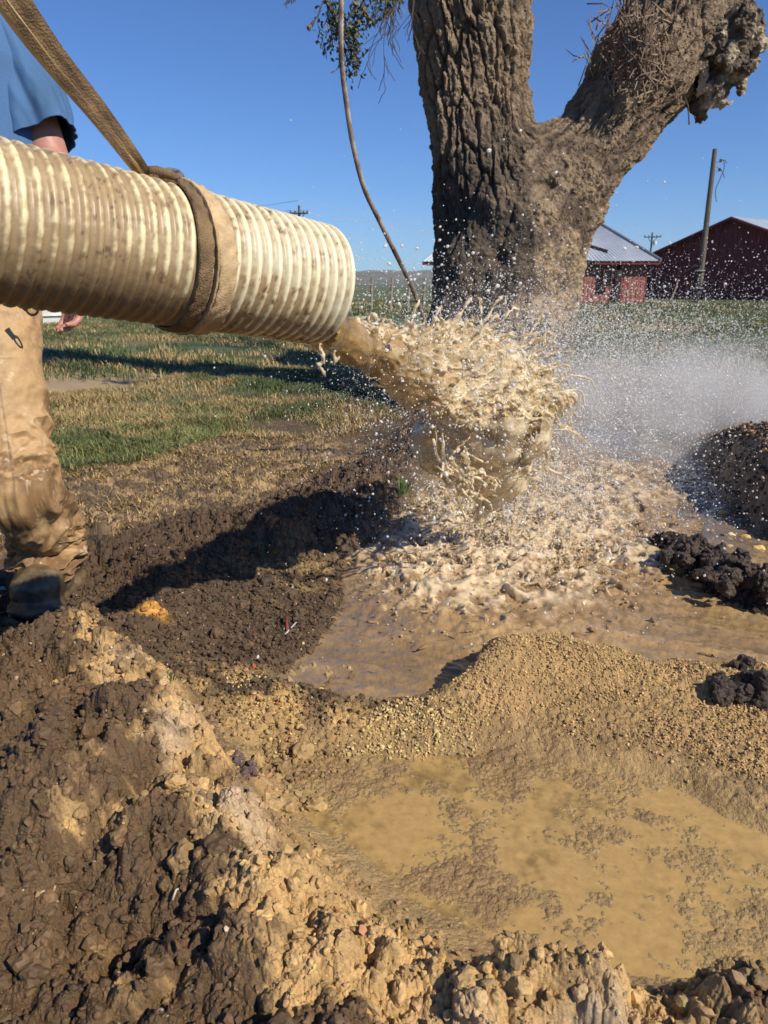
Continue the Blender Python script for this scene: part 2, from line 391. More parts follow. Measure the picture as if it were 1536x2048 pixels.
    tb = C((.47, .305, .125)) * e(1 + .25 * n2); pk = sm(.1, .5, fbm2(x, y, .2, 4, 51)); tb = tb * e(1 - pk) + C((.47, .35, .22)) * e(pk)
    col = col * e(1 - bt) + tb * e(bt)
    edge = np.exp(-((sdb + .03) / .06) ** 2) * sm(-.2, .3, x + .25); col = col * e(1 - .8 * edge) + tan * e(.8 * edge)
    bb = sm(.4, .8, berm) * (1 - mud * .5) * (1 - .75 * sm(.15, .45, n2 + .6 * n1)); col = col * e(1 - bb) + C((.088, .053, .027)) * e(bb * (1 + .3 * n2))
    q = G(600, 1120, .1); yy = np.exp(-(((x - q.x) / .16) ** 2 + ((y - q.y) / .13) ** 2)) * sm(-.3, .3, n2); col = col * e(1 - yy) + C((.34, .23, .09)) * e(yy)
    q = G(300, 1222, .1); yy = np.clip(1.6 * np.exp(-(((x - q.x) / .05) ** 2 + ((y - q.y) / .03) ** 2)) + n2 * .5 - .3, 0, 1); col = col * e(1 - yy) + C((.55, .27, .05)) * e(yy)
    sa = sm(.03, -.03, sda + .03 * n2); st = C((.40, .26, .11)) * e(1 + .35 * n2); hm = sm(.015, .06, h)
    col = col * e(1 - sa) + (st * e(.55 + .45 * hm)) * e(sa)
    ga = np.clip(gran * sm(-.35, .25, n2 + .4 * n1), 0, 1); col = col * e(1 - ga) + tan * e(.85 * ga)
    pm = sm(.55, -.35, pn + .5 * n2 + .2 * n4) * sm(1.75, 1.3, y + .25 * n1)
    pm = np.clip(pm + sm(.1, -.3, n1) * .5, 0, 1)
    col = col * e(1 - pud) + (silt * e(pm) + siltd * e(1 - pm)) * e(pud)
    pl = sm(.02, -.03, sdp); col = col * e(1 - pl) + C((.16, .11, .06)) * e(pl * (1 + .3 * n2))
    gm = np.exp(-(dm / .75) ** 2); col = col * e(1 - gm) + (C((.10, .066, .040)) + C((.16, .10, .045)) * e(np.clip(n2 * 2, 0, 1))) * e(gm)
    col = col * e(1 - cl) + C((.035, .022, .015)) * e(cl)
    if detail:
        col = col * e(1 + near * soil * .3 * (_h(np.floor(x / .02), np.floor(y / .02), np.zeros_like(x), 5) - .5))
    wet = np.clip(.85 * bank * (1 - .8 * bt) + .75 * pud + pool + berm * .45 + mud * .6 + cl * .6 + .5 * sm(.25, .0, sdp) + .3 * gm, 0, 1) * (1 - ltfar)
    wet = np.clip(wet * (.75 + .6 * n1), 0, 1)
    return h, np.clip(col, .01, .8), wet

def polar(rs, th):
    rr, tt = np.meshgrid(rs, th, indexing='ij'); return rr * np.sin(tt), rr * np.cos(tt)
def gridq(n, m, wrap=False):
    i = np.arange(n - 1)[:, None]; j = np.arange(m if wrap else m - 1)[None, :]; j2 = (j + 1) % m
    return np.stack([(i * m + j + 0 * j2), (i * m + j2), ((i + 1) * m + j2), ((i + 1) * m + j)], -1).reshape(-1, 4)[:, ::-1]

# ground sheet: one polar mesh round the viewpoint, finest where it is near
ys = np.concatenate([np.linspace(2300, 1000, 640), np.linspace(998, 760, 150)[0:], np.linspace(757, 590, 110)])
ang = PITCH - np.arctan((1024 - ys) / F); rs = CAMZ / np.tan(ang)
rs = np.concatenate([[.02, .2, .4], rs[rs > .5], [60, 90, 140, 220, 400, 800, 1600, 3000, 5200]])
rs = np.unique(rs)
th = np.concatenate([np.linspace(-R(33), R(33), 1150), np.linspace(R(33), R(327), 130)[1:-1]])
gx, gy = polar(rs, th); sh = gx.shape
hh, cc, ww = ground(gx.ravel(), gy.ravel(), True, True)
ground_mat = col_mat('ground_soil', rough=.8, bump=.8, bscale=140, dist=.008, var=.28, vscale=150, wet=True)
gnd = mesh_np('ground', np.stack([gx.ravel(), gy.ravel(), hh], 1), gridq(sh[0], sh[1], True), ground_mat, smooth=False, cols=cc, attrs={'wet': ww})
tag(gnd, kind='structure')

# ------------------------------------------------------------------ water surfaces
def waterh(x, y):
    q = G(1010, 1075); d = np.hypot((x - q.x) / .62, (y - q.y) / .75); t = np.exp(-d ** 2)
    q2 = G(900, 1170); t = np.clip(t + .6 * np.exp(-(((x - q2.x) / .3) ** 2 + ((y - q2.y) / .3) ** 2)), 0, 1.1)
    q3 = G(1200, 950); t3 = np.exp(-(((x - q3.x) / .9) ** 2 + ((y - q3.y) / .9) ** 2)); t = np.clip(t + .5 * t3, 0, 1.0)
    a = 1 - np.abs(fbm2(x, y, .11, 4, 81, .6)) * 2.4; b = domes(x + .02 * fbm2(x, y, .03, 2, 5), y, .05, 84, .8); c = domes(x, y, .022, 88, .8)
    u = x * .9 + y * -.45; v = x * .45 + y * .9
    flow = fbm2(u * .4 + .03 * fbm2(x, y, .2, 2, 6), v * 1.5, .10, 5, 90, .6)
    h = .004 + (.013 * flow + .005 * fbm2(u * .7, v * 1.6, .035, 3, 97)) * (1 - .5 * np.clip(t, 0, 1)) + t * (.016 * a + .018 * b + .010 * c + .004)
    return h, t, flow
wr = rs[(rs > 1.4) & (rs < 7.2)]
wth = np.linspace(-R(12), R(38), 950)
wx, wy = polar(wr, wth); wsh = wx.shape; wx = wx.ravel(); wy = wy.ravel()
wh, wt, wf = waterh(wx, wy)
xw, yw = warp(wx, wy, .035, .14)
keep = polysd(xw, yw, POOL) < .09
dmw = np.hypot((wx - MOUND.x), (wy - MOUND.y) / 1.35)
Q = gridq(wsh[0], wsh[1]); Q = Q[keep[Q].all(1)]
used = np.unique(Q); remap = np.full(len(wx), -1); remap[used] = np.arange(len(used))
foam = np.clip(sm(.016, .042, wh) * sm(.08, .5, wt), 0, 1) * .75
nf = fbm2(wx, wy, .1, 4, 95)
e = lambda v: v[:, None]
thin = np.clip(sm(.2, -.25, wx - .25 - .3 * (wy - 2.2)) , 0, 1)
wcol = np.array((.34, .225, .105))[None] * e(1 + .5 * wf + .1 * nf); wcol = wcol * e(1 - .5 * thin) + np.array((.17, .12, .075))[None] * e(.5 * thin)
rg = sm(.95, 1.3, wx - .12 * (wy - 3)) * sm(2.35, 2.9, wy); wcol = wcol * e(1 - .7 * rg) + np.array((.10, .09, .075))[None] * e(.7 * rg)
fcol = np.array((.48, .36, .21))[None] * e(1 + .15 * nf)
wcol = wcol * e(1 - foam) + fcol * e(foam)
water_mat = col_mat('muddy_water', rough=.05, bump=.45, bscale=55, dist=.010, var=.15, vscale=18, IOR=1.34, Coat_Weight=.6, Coat_Roughness=.02)
wat = mesh_np('water', np.stack([wx, wy, wh], 1)[used], remap[Q], water_mat, cols=wcol[used]); tag(wat, kind='structure')
# shallow silty puddle in front
px_ = rs[(rs > .75) & (rs < 2.0)][::2]; pth_ = np.linspace(-R(16), R(38), 420); ax_, ay_ = polar(px_, pth_); psh = ax_.shape; ax_ = ax_.ravel(); ay_ = ay_.ravel()
xw, yw = warp(ax_, ay_, .035, .14); kp = polysd(xw, yw, PUDDLE) < .04
ph = .0005 + .0006 * fbm2(ax_, ay_, .05, 3, 101)
Q = gridq(*psh); Q = Q[kp[Q].all(1)]; used = np.unique(Q); remap = np.full(len(ax_), -1); remap[used] = np.arange(len(used))
mo_ = sm(-.05, .55, fbm2(ax_, ay_, .22, 6, 102, .7) + .35 * fbm2(ax_, ay_, .015, 3, 103)); pc = np.array((.50, .335, .132))[None] * e(1.10 - .55 * mo_)
pud_mat = col_mat('silty_puddle_water', rough=.13, bump=.2, bscale=35, dist=.004, var=.18, vscale=45, IOR=1.33)
Np, Lp, bp_ = nodes(pud_mat); tp0 = Np.new('ShaderNodeBsdfTransparent'); tp0.inputs[0].default_value = (.95, .87, .70, 1); mp0 = Np.new('ShaderNodeMixShader'); mp0.inputs[0].default_value = .30
Lp.new(bp_.outputs[0], mp0.inputs[1]); Lp.new(tp0.outputs[0], mp0.inputs[2]); Lp.new(mp0.outputs[0], Np['Material Output'].inputs[0])
pu = mesh_np('puddle_water', np.stack([ax_, ay_, ph], 1)[used], remap[Q], pud_mat, cols=pc[used]); tag(pu, kind='structure')
mudw = pmat('still_mud_water', (.05, .04, .03), .04, IOR=1.33)
b_ = MB()
for c, a, bb in MUDP:
    n = 24; b_.add([(c.x + a * 1.1 * math.cos(k * 6.283 / n), c.y + bb * 1.1 * math.sin(k * 6.283 / n), .05) for k in range(n)], [tuple(range(n))])
tag(b_.build('puddle_water', mudw), kind='structure')

# ------------------------------------------------------------------ distant hills
hm = pmat('hill_scrub', (.10, .11, .085), .9); noise_col(hm, (.06, .075, .05), (.17, .15, .10), scale=.004, detail=8)
def hills(y0, depth, top, seed, mat):
    xs = np.linspace(-6000, 6000, 500); us = np.linspace(0, 1, 14); X, U = np.meshgrid(xs, us, indexing='ij')
    Hh = (top * (.75 + .35 * fbm2(xs, xs * 0 + seed, 1500, 5, seed)))[:, None] * np.sin(U * math.pi / 2) ** 1.0
    Hh = Hh + 14 * fbm2(X, U * 900, 300, 4, seed + 3) * U
    V = np.stack([X, y0 + U * depth + 0 * X, Hh - 8], -1).reshape(-1, 3)
    o = mesh_np('hills', V, gridq(500, 14), mat); tag(o, kind='structure')
hills(2600, 1500, 80, 3, hm)
hills(4600, 1800, 170, 9, hm)

# ------------------------------------------------------------------ barns
def wood(name, c1, c2, sc=(6, 6, .6), lo=.35, hi=.65):
    m = pmat(name, c1, .8); noise_col(m, c1, c2, scale=2.2, detail=8, lo=lo, hi=hi, stretch=sc, bump=.4, bscale=9, dist=.02); return m
red_faded = wood('faded_red_boards', (.30, .035, .025), (.33, .17, .125), (5, 5, .35), .38, .62)  # faded paint, the shed boards' own colour
red_dark = wood('dark_red_boards', (.15, .020, .022), (.22, .055, .05), (3, 3, .3), .35, .75)
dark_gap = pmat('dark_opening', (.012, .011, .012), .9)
tin = pmat('galvanised_roof', (.52, .56, .60), .42, Metallic=.35)
N, L, b = nodes(tin); t = N.new('ShaderNodeTexCoord'); n = N.new('ShaderNodeTexNoise'); n.inputs['Scale'].default_value = .7; n.inputs['Detail'].default_value = 6
L.new(t.outputs['Object'], n.inputs[0]); cr = N.new('ShaderNodeValToRGB'); L.new(n.outputs[0], cr.inputs[0]); cr.color_ramp.elements[0].position = .35; cr.color_ramp.elements[1].position = .7
cr.color_ramp.elements[0].color = (.42, .47, .53, 1); cr.color_ramp.elements[1].color = (.62, .66, .70, 1); L.new(cr.outputs[0], b.inputs['Base Color'])
oldwood = wood('weathered_wood', (.20, .16, .12), (.34, .28, .22))

def corrug(mb, a, b_, c, d, amp=.02, pitch=.22):    # roof sheet a-b eave, d-c ridge; ribs run up the slope
    a, b_, c, d = map(Vector, (a, b_, c, d)); n = max(4, int((b_ - a).length / pitch) * 4)
    up = (b_ - a).cross(d - a).normalized(); up = up if up.z > 0 else -up
    V = []
    for i in range(n + 1):
        t = i / n; o = up * (amp * math.sin(i * math.pi / 2))
        V += [a.lerp(b_, t) + o, d.lerp(c, t) + o, a.lerp(b_, t) + o - up * .03, d.lerp(c, t) + o - up * .03]
    Fc = []
    for i in range(n):
        p = i * 4; Fc += [(p, p + 4, p + 5, p + 1), (p + 2, p + 3, p + 7, p + 6), (p, p + 2, p + 6, p + 4), (p + 1, p + 5, p + 7, p + 3)]
    mb.add(V, Fc)
def boards(mb, a, b_, z0, topf, wd=.24, th=.03, nrm=None, skip=None):
    a = Vector(a); b_ = Vector(b_); dr = (b_ - a).normalized(); Ln = (b_ - a).length; n = int(Ln / wd)
    rr = random.Random(3)
    for i in range(n):
        s = (i + .5) * Ln / n
        if skip and skip(s): continue
        c = a + dr * s; zt = topf(s); zz = z0 + rr.uniform(-.03, .04); off = nrm * rr.uniform(0, .015)
        mb.box(Vector((c.x, c.y, (zz + zt) / 2)) + off, (Ln / n * rr.uniform(.93, .985), th, zt - zz), dr)
        if i % 1 == 0: mb.box(Vector((c.x, c.y, (zz + zt) / 2)) + dr * Ln / n / 2 + nrm * .03, (.05, .025, zt - zz), dr)
GZ = -.2
sa = G(868, 612, GZ); sb = G(1287, 613, GZ); sb.z = sa.z = GZ
eave = PY(1290, 524, sb.y).z
shed = empty('shed', ((sa.x + sb.x) / 2, sa.y, GZ), 'small faded red board shed with a grey tin hip roof behind the tree trunk', 'shed')
dr = (sb - sa).normalized(); nr = Vector((dr.y, -dr.x, 0)); Ln = (sb - sa).length; bk = -nr
depth = 7.0
dx = (G(1218, 612, GZ) - sa).dot(dr); dx2 = (G(1232, 612, GZ) - sa).dot(dr)
m = MB(); boards(m, sa, sb, GZ, lambda s: eave + .1, nrm=nr, skip=lambda s: dx < s < dx2)
boards(m, sb, sb + bk * depth, GZ, lambda s: eave + .1, nrm=dr); boards(m, sa + bk * depth, sa, GZ, lambda s: eave + .1, nrm=-dr)
m.build('wall', red_faded, shed)
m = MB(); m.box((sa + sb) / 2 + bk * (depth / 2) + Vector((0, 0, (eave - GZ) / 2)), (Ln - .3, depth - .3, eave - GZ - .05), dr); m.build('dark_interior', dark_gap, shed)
def dp(px, py): p = PY(px, py, sb.y); return p
m = MB(); m.box(dp(1236, 577) + nr * .10, (.30, .05, 1.9), (dr + nr * .25), (0, 0, 1)); m.build('door', wood('dark_door', (.045, .03, .025), (.10, .06, .05)), shed)
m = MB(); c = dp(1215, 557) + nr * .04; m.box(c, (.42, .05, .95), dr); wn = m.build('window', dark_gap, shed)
m = MB(); m.box(c + nr * .04, (.40, .04, .06), dr)
for z_ in (.45, -.45): m.box(c + nr * .04 + Vector((0, 0, z_)), (.5, .06, .06), dr)
for x_ in (-.22, .22): m.box(c + nr * .04 + dr * x_, (.05, .05, .86), dr)
m.build('window_frame', wood('dark_window_wood', (.06, .04, .035), (.14, .09, .075)), wn)
o_ = .55; A = sa + nr * o_ - dr * .7; B = sb + nr * o_ + dr * .6; Cc = sb + bk * (depth + o_) + dr * .6; Dd = sa + bk * (depth + o_) - dr * .7
ze = eave + .05
for v in (A, B, Cc, Dd): v.z = ze
rg_h = 2.7; r1 = sa + bk * (depth / 2) + dr * 2.6; r2 = sb + bk * (depth / 2) - dr * 3.1; r1.z = r2.z = ze + rg_h
m = MB(); corrug(m, A, B, r2, r1); corrug(m, Cc, Dd, r1, r2)
for (p, q, rr_) in ((B, Cc, r2), (Dd, A, r1)): corrug(m, p, q, rr_ + (q - p) * .001, rr_)
rf = m.build('roof', tin, shed)
m = MB(); m.tube([B + Vector((0, 0, .06)), r2 + Vector((0, 0, .08))], .07, 6); m.tube([r1 + Vector((0, 0, .08)), r2 + Vector((0, 0, .08))], .07, 6); m.build('ridge_cap', pmat('dark_ridge_cap', (.16, .18, .20), .5), rf)
m = MB(); m.box(dp(1183, 508) + nr * .62 + Vector((0, 0, .32)), (1.6, .05, .18), dr + Vector((0, 0, -.3)), (0, 0, 1)); m.build('torn_gap', dark_gap, rf)
m = MB(); m.box((A + B) / 2 - Vector((0, 0, .12)) + bk * .1, ((B - A).length, .05, .14), dr)
k = int(Ln / .6)
for i in range(k): m.box(sa + dr * (i + .5) * Ln / k + nr * .25 + Vector((0, 0, eave - GZ - .08)), (.07, .5, .12), dr)
m.build('fascia', red_dark, shed)
db = MB(); rr = random.Random(8)
for i in range(9):
    p = G(1238 + i * 6, 616, GZ); db.box((p.x, p.y, GZ + .08 + rr.uniform(0, .06)), (rr.uniform(.5, 1.2), .2, .05), (1, rr.uniform(-.2, .2), rr.uniform(-.08, .08)))
tag(db.build('scrap_boards', pmat('pale_scrap_wood', (.55, .50, .42), .8)), 'pale broken boards lying along the foot of the small red shed', 'boards')

# large barn, gable to the left, ridge running away to the right
Y0 = 58; pk = PY(1470, 434, Y0); ga = Vector((.62, -.79, 0)).normalized(); rd = Vector((.79, .62, 0)).normalized()
W = 7.9; pl = Vector((pk.x, pk.y, GZ)) - ga * W; pr = Vector((pk.x, pk.y, GZ)) + ga * W
ez = PY(1303, 524, pl.y).z; slope = (pk.z - ez) / W
barn = empty('barn', (pk.x, pk.y, GZ), 'large dark red barn with a gable end and tin roof at the right edge', 'barn')
nr2 = -rd
m = MB(); boards(m, pl, pr, GZ, lambda s: ez + slope * (W - abs(s - W)) - .05, wd=.34, nrm=nr2)
boards(m, pr, pr + rd * 22, GZ, lambda s: ez - .05, wd=.34, nrm=ga); boards(m, pl + rd * 22, pl, GZ, lambda s: ez - .05, wd=.34, nrm=-ga)
m.build('wall', red_dark, barn)
m = MB(); c = rd * 11; i_ = .2; P8 = [pl + ga * i_ + rd * i_, pr - ga * i_ + rd * i_, pr - ga * i_ + rd * 21.8, pl + ga * i_ + rd * 21.8]
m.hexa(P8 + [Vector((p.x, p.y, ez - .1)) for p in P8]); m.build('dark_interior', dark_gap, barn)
m = MB()
for sgn in (-1, 1):
    e0 = Vector((pk.x, pk.y, pk.z)) + ga * sgn * (W + .5); e0.z = pk.z - slope * (W + .5); e0 = e0 + nr2 * .5; e1 = e0 + rd * 23; p0 = Vector(pk) + nr2 * .5 + Vector((0, 0, .02)); p1 = p0 + rd * 23
    corrug(m, e0, e1, p1, p0, .025, .3)
rf = m.build('roof', tin, barn)
m = MB()
for sgn in (-1, 1):
    e0 = Vector(pk) + ga * sgn * (W + .5) + nr2 * .52; e0.z = pk.z - slope * (W + .5) - .12; m.tube([e0, Vector(pk) + nr2 * .52 - Vector((0, 0, .12))], .1, 4)
m.build('barge_board', red_dark, rf)
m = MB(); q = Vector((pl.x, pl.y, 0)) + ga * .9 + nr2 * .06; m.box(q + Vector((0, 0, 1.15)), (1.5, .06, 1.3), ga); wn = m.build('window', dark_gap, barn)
m = MB(); m.box(q + nr2 * .05 + Vector((0, 0, .5)), (1.6, .06, .08), ga); m.box(q + nr2 * .05 + Vector((0, 0, 1.85)), (1.6, .06, .08), ga)
for x_ in (-.76, .76): m.box(q + nr2 * .05 + ga * x_ + Vector((0, 0, 1.175)), (.07, .05, 1.29), ga)
m.build('window_frame', wood('grey_red_trim', (.10, .05, .05), (.2, .12, .11)), wn)

# ------------------------------------------------------------------ poles
polew = wood('grey_pole_wood', (.075, .06, .05), (.17, .135, .10), (8, 8, .5))
dkw = pmat('tarred_wood', (.03, .025, .022), .8); glass_i = pmat('brown_insulator', (.09, .05, .04), .25); steel = pmat('galvanised_steel', (.45, .45, .44), .45, Metallic=.8)
wire = pmat('wire', (.05, .05, .05), .6)
pb = G(1394, 612, GZ); pt = PY(1430, 298, pb.y); hp_ = pt.z - pb.z
po = empty('power_pole', (pb.x, pb.y, GZ), 'tall bare wooden pole with two insulators and a dangling wire before the large barn', 'pole')
base = Vector((pb.x, pb.y, GZ)); top = Vector((pt.x, pt.y, pt.z))
m = MB(); m.tube([base + (top - base) * t for t in (0.15, .3, .5, .75, 1)], [.17, .165, .155, .14, .125], 14); m.build('shaft', polew, po)
m = MB(); m.tube([base - Vector((.12, 0, .1)), base + (top - base) * .26 - Vector((.12, 0, 0))], [.20, .18], 10); m.build('splice_post', dkw, po)
m = MB()
for t in (.12, .235):
    m = MB(); q = base + (top - base) * t - Vector((.06, 0, 0)); m.tube([q - Vector((0, 0, .03)), q + Vector((0, 0, .03))], .29, 14); m.build('steel_band', steel, po)
for t in (.92, .865):
    q = base + (top - base) * t + Vector((.14, -.02, 0)); m = MB(); m.tube([q, q + Vector((.18, 0, 0)), q + Vector((.24, 0, .08))], .018, 6); br = m.build('bracket', steel, po)
    m = MB(); m.tube([q + Vector((.24, 0, z)) for z in (.0, .04, .08, .12, .16)], [.05, .085, .055, .085, .03], 10); m.build('insulator', glass_i, br)
q = base + (top - base) * .92 + Vector((.40, 0, .1)); m = MB()
rr = random.Random(4); w1 = [q + Vector((.15 + .12 * math.sin(i * .7) - .02 * i, 0, -.22 * i + .05 * math.sin(i * 2.1))) for i in range(11)]; m.tube(w1, .022, 5)
m.tube([q + Vector((-.2, 0, -.35)), q + Vector((.05, 0, -.45)), q + Vector((.25, 0, -.75)), q + Vector((.3, 0, -.9))], .022, 5); m.tube([q, q + Vector((.2, 0, .02)), q + Vector((.35, 0, -.15))], .022, 5); m.build('loose_wire', wire, po)

def cross_pole(px, py, Y, arm_py, armhalf, label, name='utility_pole', grp=None):
    t = PY(px, py, Y); b0 = Vector((t.x, t.y, -.25)); hgt = t.z + .25; pxm = Y / F / .0 if False else 0
    o = empty(name, b0, label, 'pole', grp); m = MB(); m.tube([b0, b0 + Vector((0, 0, hgt))], [.2, .13], 10); m.build('shaft', polew, o)
    az = PY(px, arm_py, Y).z; ar = armhalf; m = MB(); m.box((t.x, t.y - .2, az), (2 * ar, .14, .16), (1, 0, .02)); arm = m.build('crossarm', dkw, o)
    m = MB(); m.tube([(t.x - ar * .6, t.y - .2, az), (t.x, t.y - .2, az - 1.0)], .045, 5); m.tube([(t.x + ar * .6, t.y - .2, az), (t.x, t.y - .2, az - 1.0)], .045, 5); m.build('brace', dkw, o)
    for s in (-.95, -.45, .5, .95):
        m = MB(); m.tube([(t.x + ar * s, t.y - .2, az + .08), (t.x + ar * s, t.y - .2, az + .2), (t.x + ar * s, t.y - .2, az + .3)], [.04, .1, .05], 8); m.build('insulator', glass_i, arm)
    return o, Vector((t.x, t.y - .2, az + .3)), ar
u1, c1, a1 = cross_pole(598, 411, 88, 427, .95, 'distant utility pole with a crossarm rising behind the white hose')
m = MB()
for s, e_ in ((-.95, 1.1), (.0, 1.4), (.95, 1.6)):
    p0 = c1 + Vector((a1 * s, 0, 0 if s else 1.0)); p1 = p0 + Vector((-34, 40, 2.0 + e_)); m.tube([p0.lerp(p1, i / 12) - Vector((0, 0, 1.2 * math.sin(math.pi * i / 12))) for i in range(13)], .02, 4)
    p1 = p0 + Vector((60, 60, -1)); m.tube([p0.lerp(p1, i / 12) - Vector((0, 0, 1.6 * math.sin(math.pi * i / 12))) for i in range(13)], .02, 4)
m.build('wire', pmat('pale_wire', (.35, .37, .40), .5), u1)
u2, c2, a2 = cross_pole(1305, 465, 130, 474, 1.35, 'far utility pole with a crossarm between the two red barn roofs')
m = MB(); q = c2 + Vector((.5, 0, -1.3)); m.tube([q + Vector((0, 0, -.3)), q, q + Vector((0, 0, .35))], [.25, .3, .25], 10); m.build('transformer', pmat('pale_transformer', (.6, .63, .66), .5), u2)
# fence stick and field fence
m = MB(); p = G(1339, 606, GZ); m.tube([(p.x, p.y, GZ), (p.x + .35, p.y, GZ + 1.05), (p.x + .42, p.y, GZ + 1.6)], [.07, .06, .03], 6)
tag(m.build('fence_post', oldwood), 'short leaning grey post standing in the grass between shed and barn', 'post')
fx = [(640, 30), (700, 30.5), (742, 31), (781, 31.5), (815, 32), (845, 32.5)]
fe = None
for i, (px, Y) in enumerate(fx):
    p = PY(px, 600, Y); hgt = 1.45
    if i == 0: fe = empty('field_fence', (p.x, p.y, -.2), 'thin wire fence on wooden posts across the field beyond the spray', 'fence')
    m = MB(); m.tube([(p.x, p.y, -.25), (p.x + .02 * i, p.y, -.2 + hgt)], [.06, .05], 7); m.build('post', oldwood, fe)
m = MB(); pA = PY(500, 600, 29); pB = PY(900, 600, 33)
for z in (.2, .55, .9, 1.15): m.tube([(pA.x, pA.y, z - .2), (pB.x, pB.y, z - .2)], .012, 4)
m.build('wire', wire, fe)

# white trough behind the man's hand
wt_ = pmat('white_painted_metal', (.74, .74, .71), .45); noise_col(wt_, (.60, .59, .54), (.80, .80, .77), scale=2, detail=5)
q1 = G(40, 656, -.12); q2 = G(172, 650, -.12); q2.y = q1.y + 1.2; dr3 = (q2 - q1); dr3.z = 0; L3 = dr3.length; dr3.normalize(); mid = (q1 + q2) / 2; mid.z = -.12
tr = empty('water_trough', mid, 'long white metal trough lying on the grass behind the worker', 'trough')
m = MB(); nn = Vector((-dr3.y, dr3.x, 0)); a = mid - dr3 * L3 / 2; b2 = mid + dr3 * L3 / 2
P4 = [a, b2 - dr3 * .25, b2 - dr3 * .25 + nn * .9, a + nn * .9]; T4 = [a - nn * .12 - dr3 * .2, b2 - nn * .12, b2 + nn * 1.05, a + nn * 1.05 - dr3 * .2]
m.hexa(P4 + [p + Vector((0, 0, .55)) for p in T4]); m.build('basin', wt_, tr)
m = MB(); m.tube([p + Vector((0, 0, .56)) for p in T4 + T4[:1]], .035, 6); m.tube([T4[0] + Vector((0, 0, .3)) + nn * .02, T4[1] + Vector((0, 0, .3)) + nn * .02], .02, 5); m.build('rim', wt_, tr)
m = MB(); q = G(170, 650, -.1); m.box((q.x, q.y, -.08), (.75, .25, .07), (1, .1, .0)); tag(m.build('plank', wt_), 'small white plank lying on the grass at the end of the white trough', 'plank')

# ------------------------------------------------------------------ the hose
K = .56
HA = D(0, 447, 1.56 * K); HB = D(630, 569, 2.14 * K); ax = (HB - HA).normalized(); HR = .158 * K; PITCHR = .0300 * K
up = Vector((0, 0, 1)); e1 = (up - ax * up.dot(ax)).normalized(); e2 = ax.cross(e1)     # e1 up, e2 sideways
total = (HB - HA).length; s0 = -.75
def axis(s):
    p = HA + ax * s
    if s < -.25: p = p + Vector((0, 0, -1)) * (.12 * (s + .25) ** 2)
    return p
ns = int((total - s0) / PITCHR * 14); nth = 160; ss = np.linspace(s0, total, ns); tt = np.linspace(0, 2 * math.pi, nth, endpoint=False)
SS, TT = np.meshgrid(ss, tt, indexing='ij')
phs = ((SS - total) / PITCHR + TT / (2 * math.pi) * 0.0 + .5) % 1.0
prof = np.clip(np.abs(phs - .5) * 2, 0, 1); rib = 1 - sm(.12, .80, prof)          # 1 on the raised rib
wob = fbm3(np.cos(TT) * .3, np.sin(TT) * .3, SS, .08, 3, 5)
RR = HR + K * (.0068 * rib + .0016 * wob + .0006 * fbm3(np.cos(TT) * .3, np.sin(TT) * .3, SS, .007, 2, 6))
cx = np.array([list(axis(s)) for s in ss])
E1 = np.array(e1); E2 = np.array(e2)
V = cx[:, None, :] + RR[..., None] * (np.cos(TT)[..., None] * E1 + np.sin(TT)[..., None] * E2)
# dirt: brown film heavier to the left, flakes on ribs; underside coloured darker
X3 = V.reshape(-1, 3); n1 = fbm3(X3[:, 0], X3[:, 1], X3[:, 2], .066, 5, 31, .6).reshape(SS.shape); n2 = fbm3(X3[:, 0], X3[:, 1], X3[:, 2], .008, 4, 32, .65).reshape(SS.shape)
st = fbm3(SS.ravel() * .35, np.cos(TT).ravel() * .105, np.sin(TT).ravel() * .105, .008, 3, 36).reshape(SS.shape)
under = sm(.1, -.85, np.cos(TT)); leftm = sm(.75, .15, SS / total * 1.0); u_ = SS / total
dirt_and_underside = np.clip(.42 + .12 * leftm + .38 * leftm + .5 * under * sm(.1, .6, 1 - .6 * u_) + .75 * n1 + .55 * n2 + .3 * st - .55 * rib * (1 - .3 * leftm), 0, 1)
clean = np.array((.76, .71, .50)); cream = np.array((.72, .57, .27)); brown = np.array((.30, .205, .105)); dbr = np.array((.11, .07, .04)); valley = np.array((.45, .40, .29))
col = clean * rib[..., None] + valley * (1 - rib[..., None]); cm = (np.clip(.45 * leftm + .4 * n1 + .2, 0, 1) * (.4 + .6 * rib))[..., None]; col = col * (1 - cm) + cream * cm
dm_ = sm(.25, .75, dirt_and_underside)[..., None]; col = col * (1 - dm_ * .85) + brown * dm_ * .85
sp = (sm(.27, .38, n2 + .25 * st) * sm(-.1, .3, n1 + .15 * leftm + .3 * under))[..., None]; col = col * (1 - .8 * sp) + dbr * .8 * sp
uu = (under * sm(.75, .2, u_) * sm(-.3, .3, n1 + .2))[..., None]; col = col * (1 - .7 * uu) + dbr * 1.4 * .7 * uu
hose_m = col_mat('corrugated_hose_plastic', rough=.42, bump=.25, bscale=140, dist=.002, var=.12, vscale=90)
hose = empty('discharge_hose', HA, 'wide cream corrugated suction hose caked with mud, spilling brown water', 'hose')
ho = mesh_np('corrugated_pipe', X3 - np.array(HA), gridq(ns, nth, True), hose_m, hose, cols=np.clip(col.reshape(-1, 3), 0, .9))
RI = HR - .008 + 0 * TT; Vi = (cx[:, None, :] + RI[..., None] * (np.cos(TT)[..., None] * E1 + np.sin(TT)[..., None] * E2))[::6]
mesh_np('inner_wall', Vi.reshape(-1, 3) - np.array(HA), gridq(Vi.shape[0], nth, True)[:, ::-1], pmat('wet_hose_lining', (.30, .24, .15), .3), hose)
k = 96; tr_ = np.linspace(0, 2 * math.pi, k, endpoint=False); rows = []
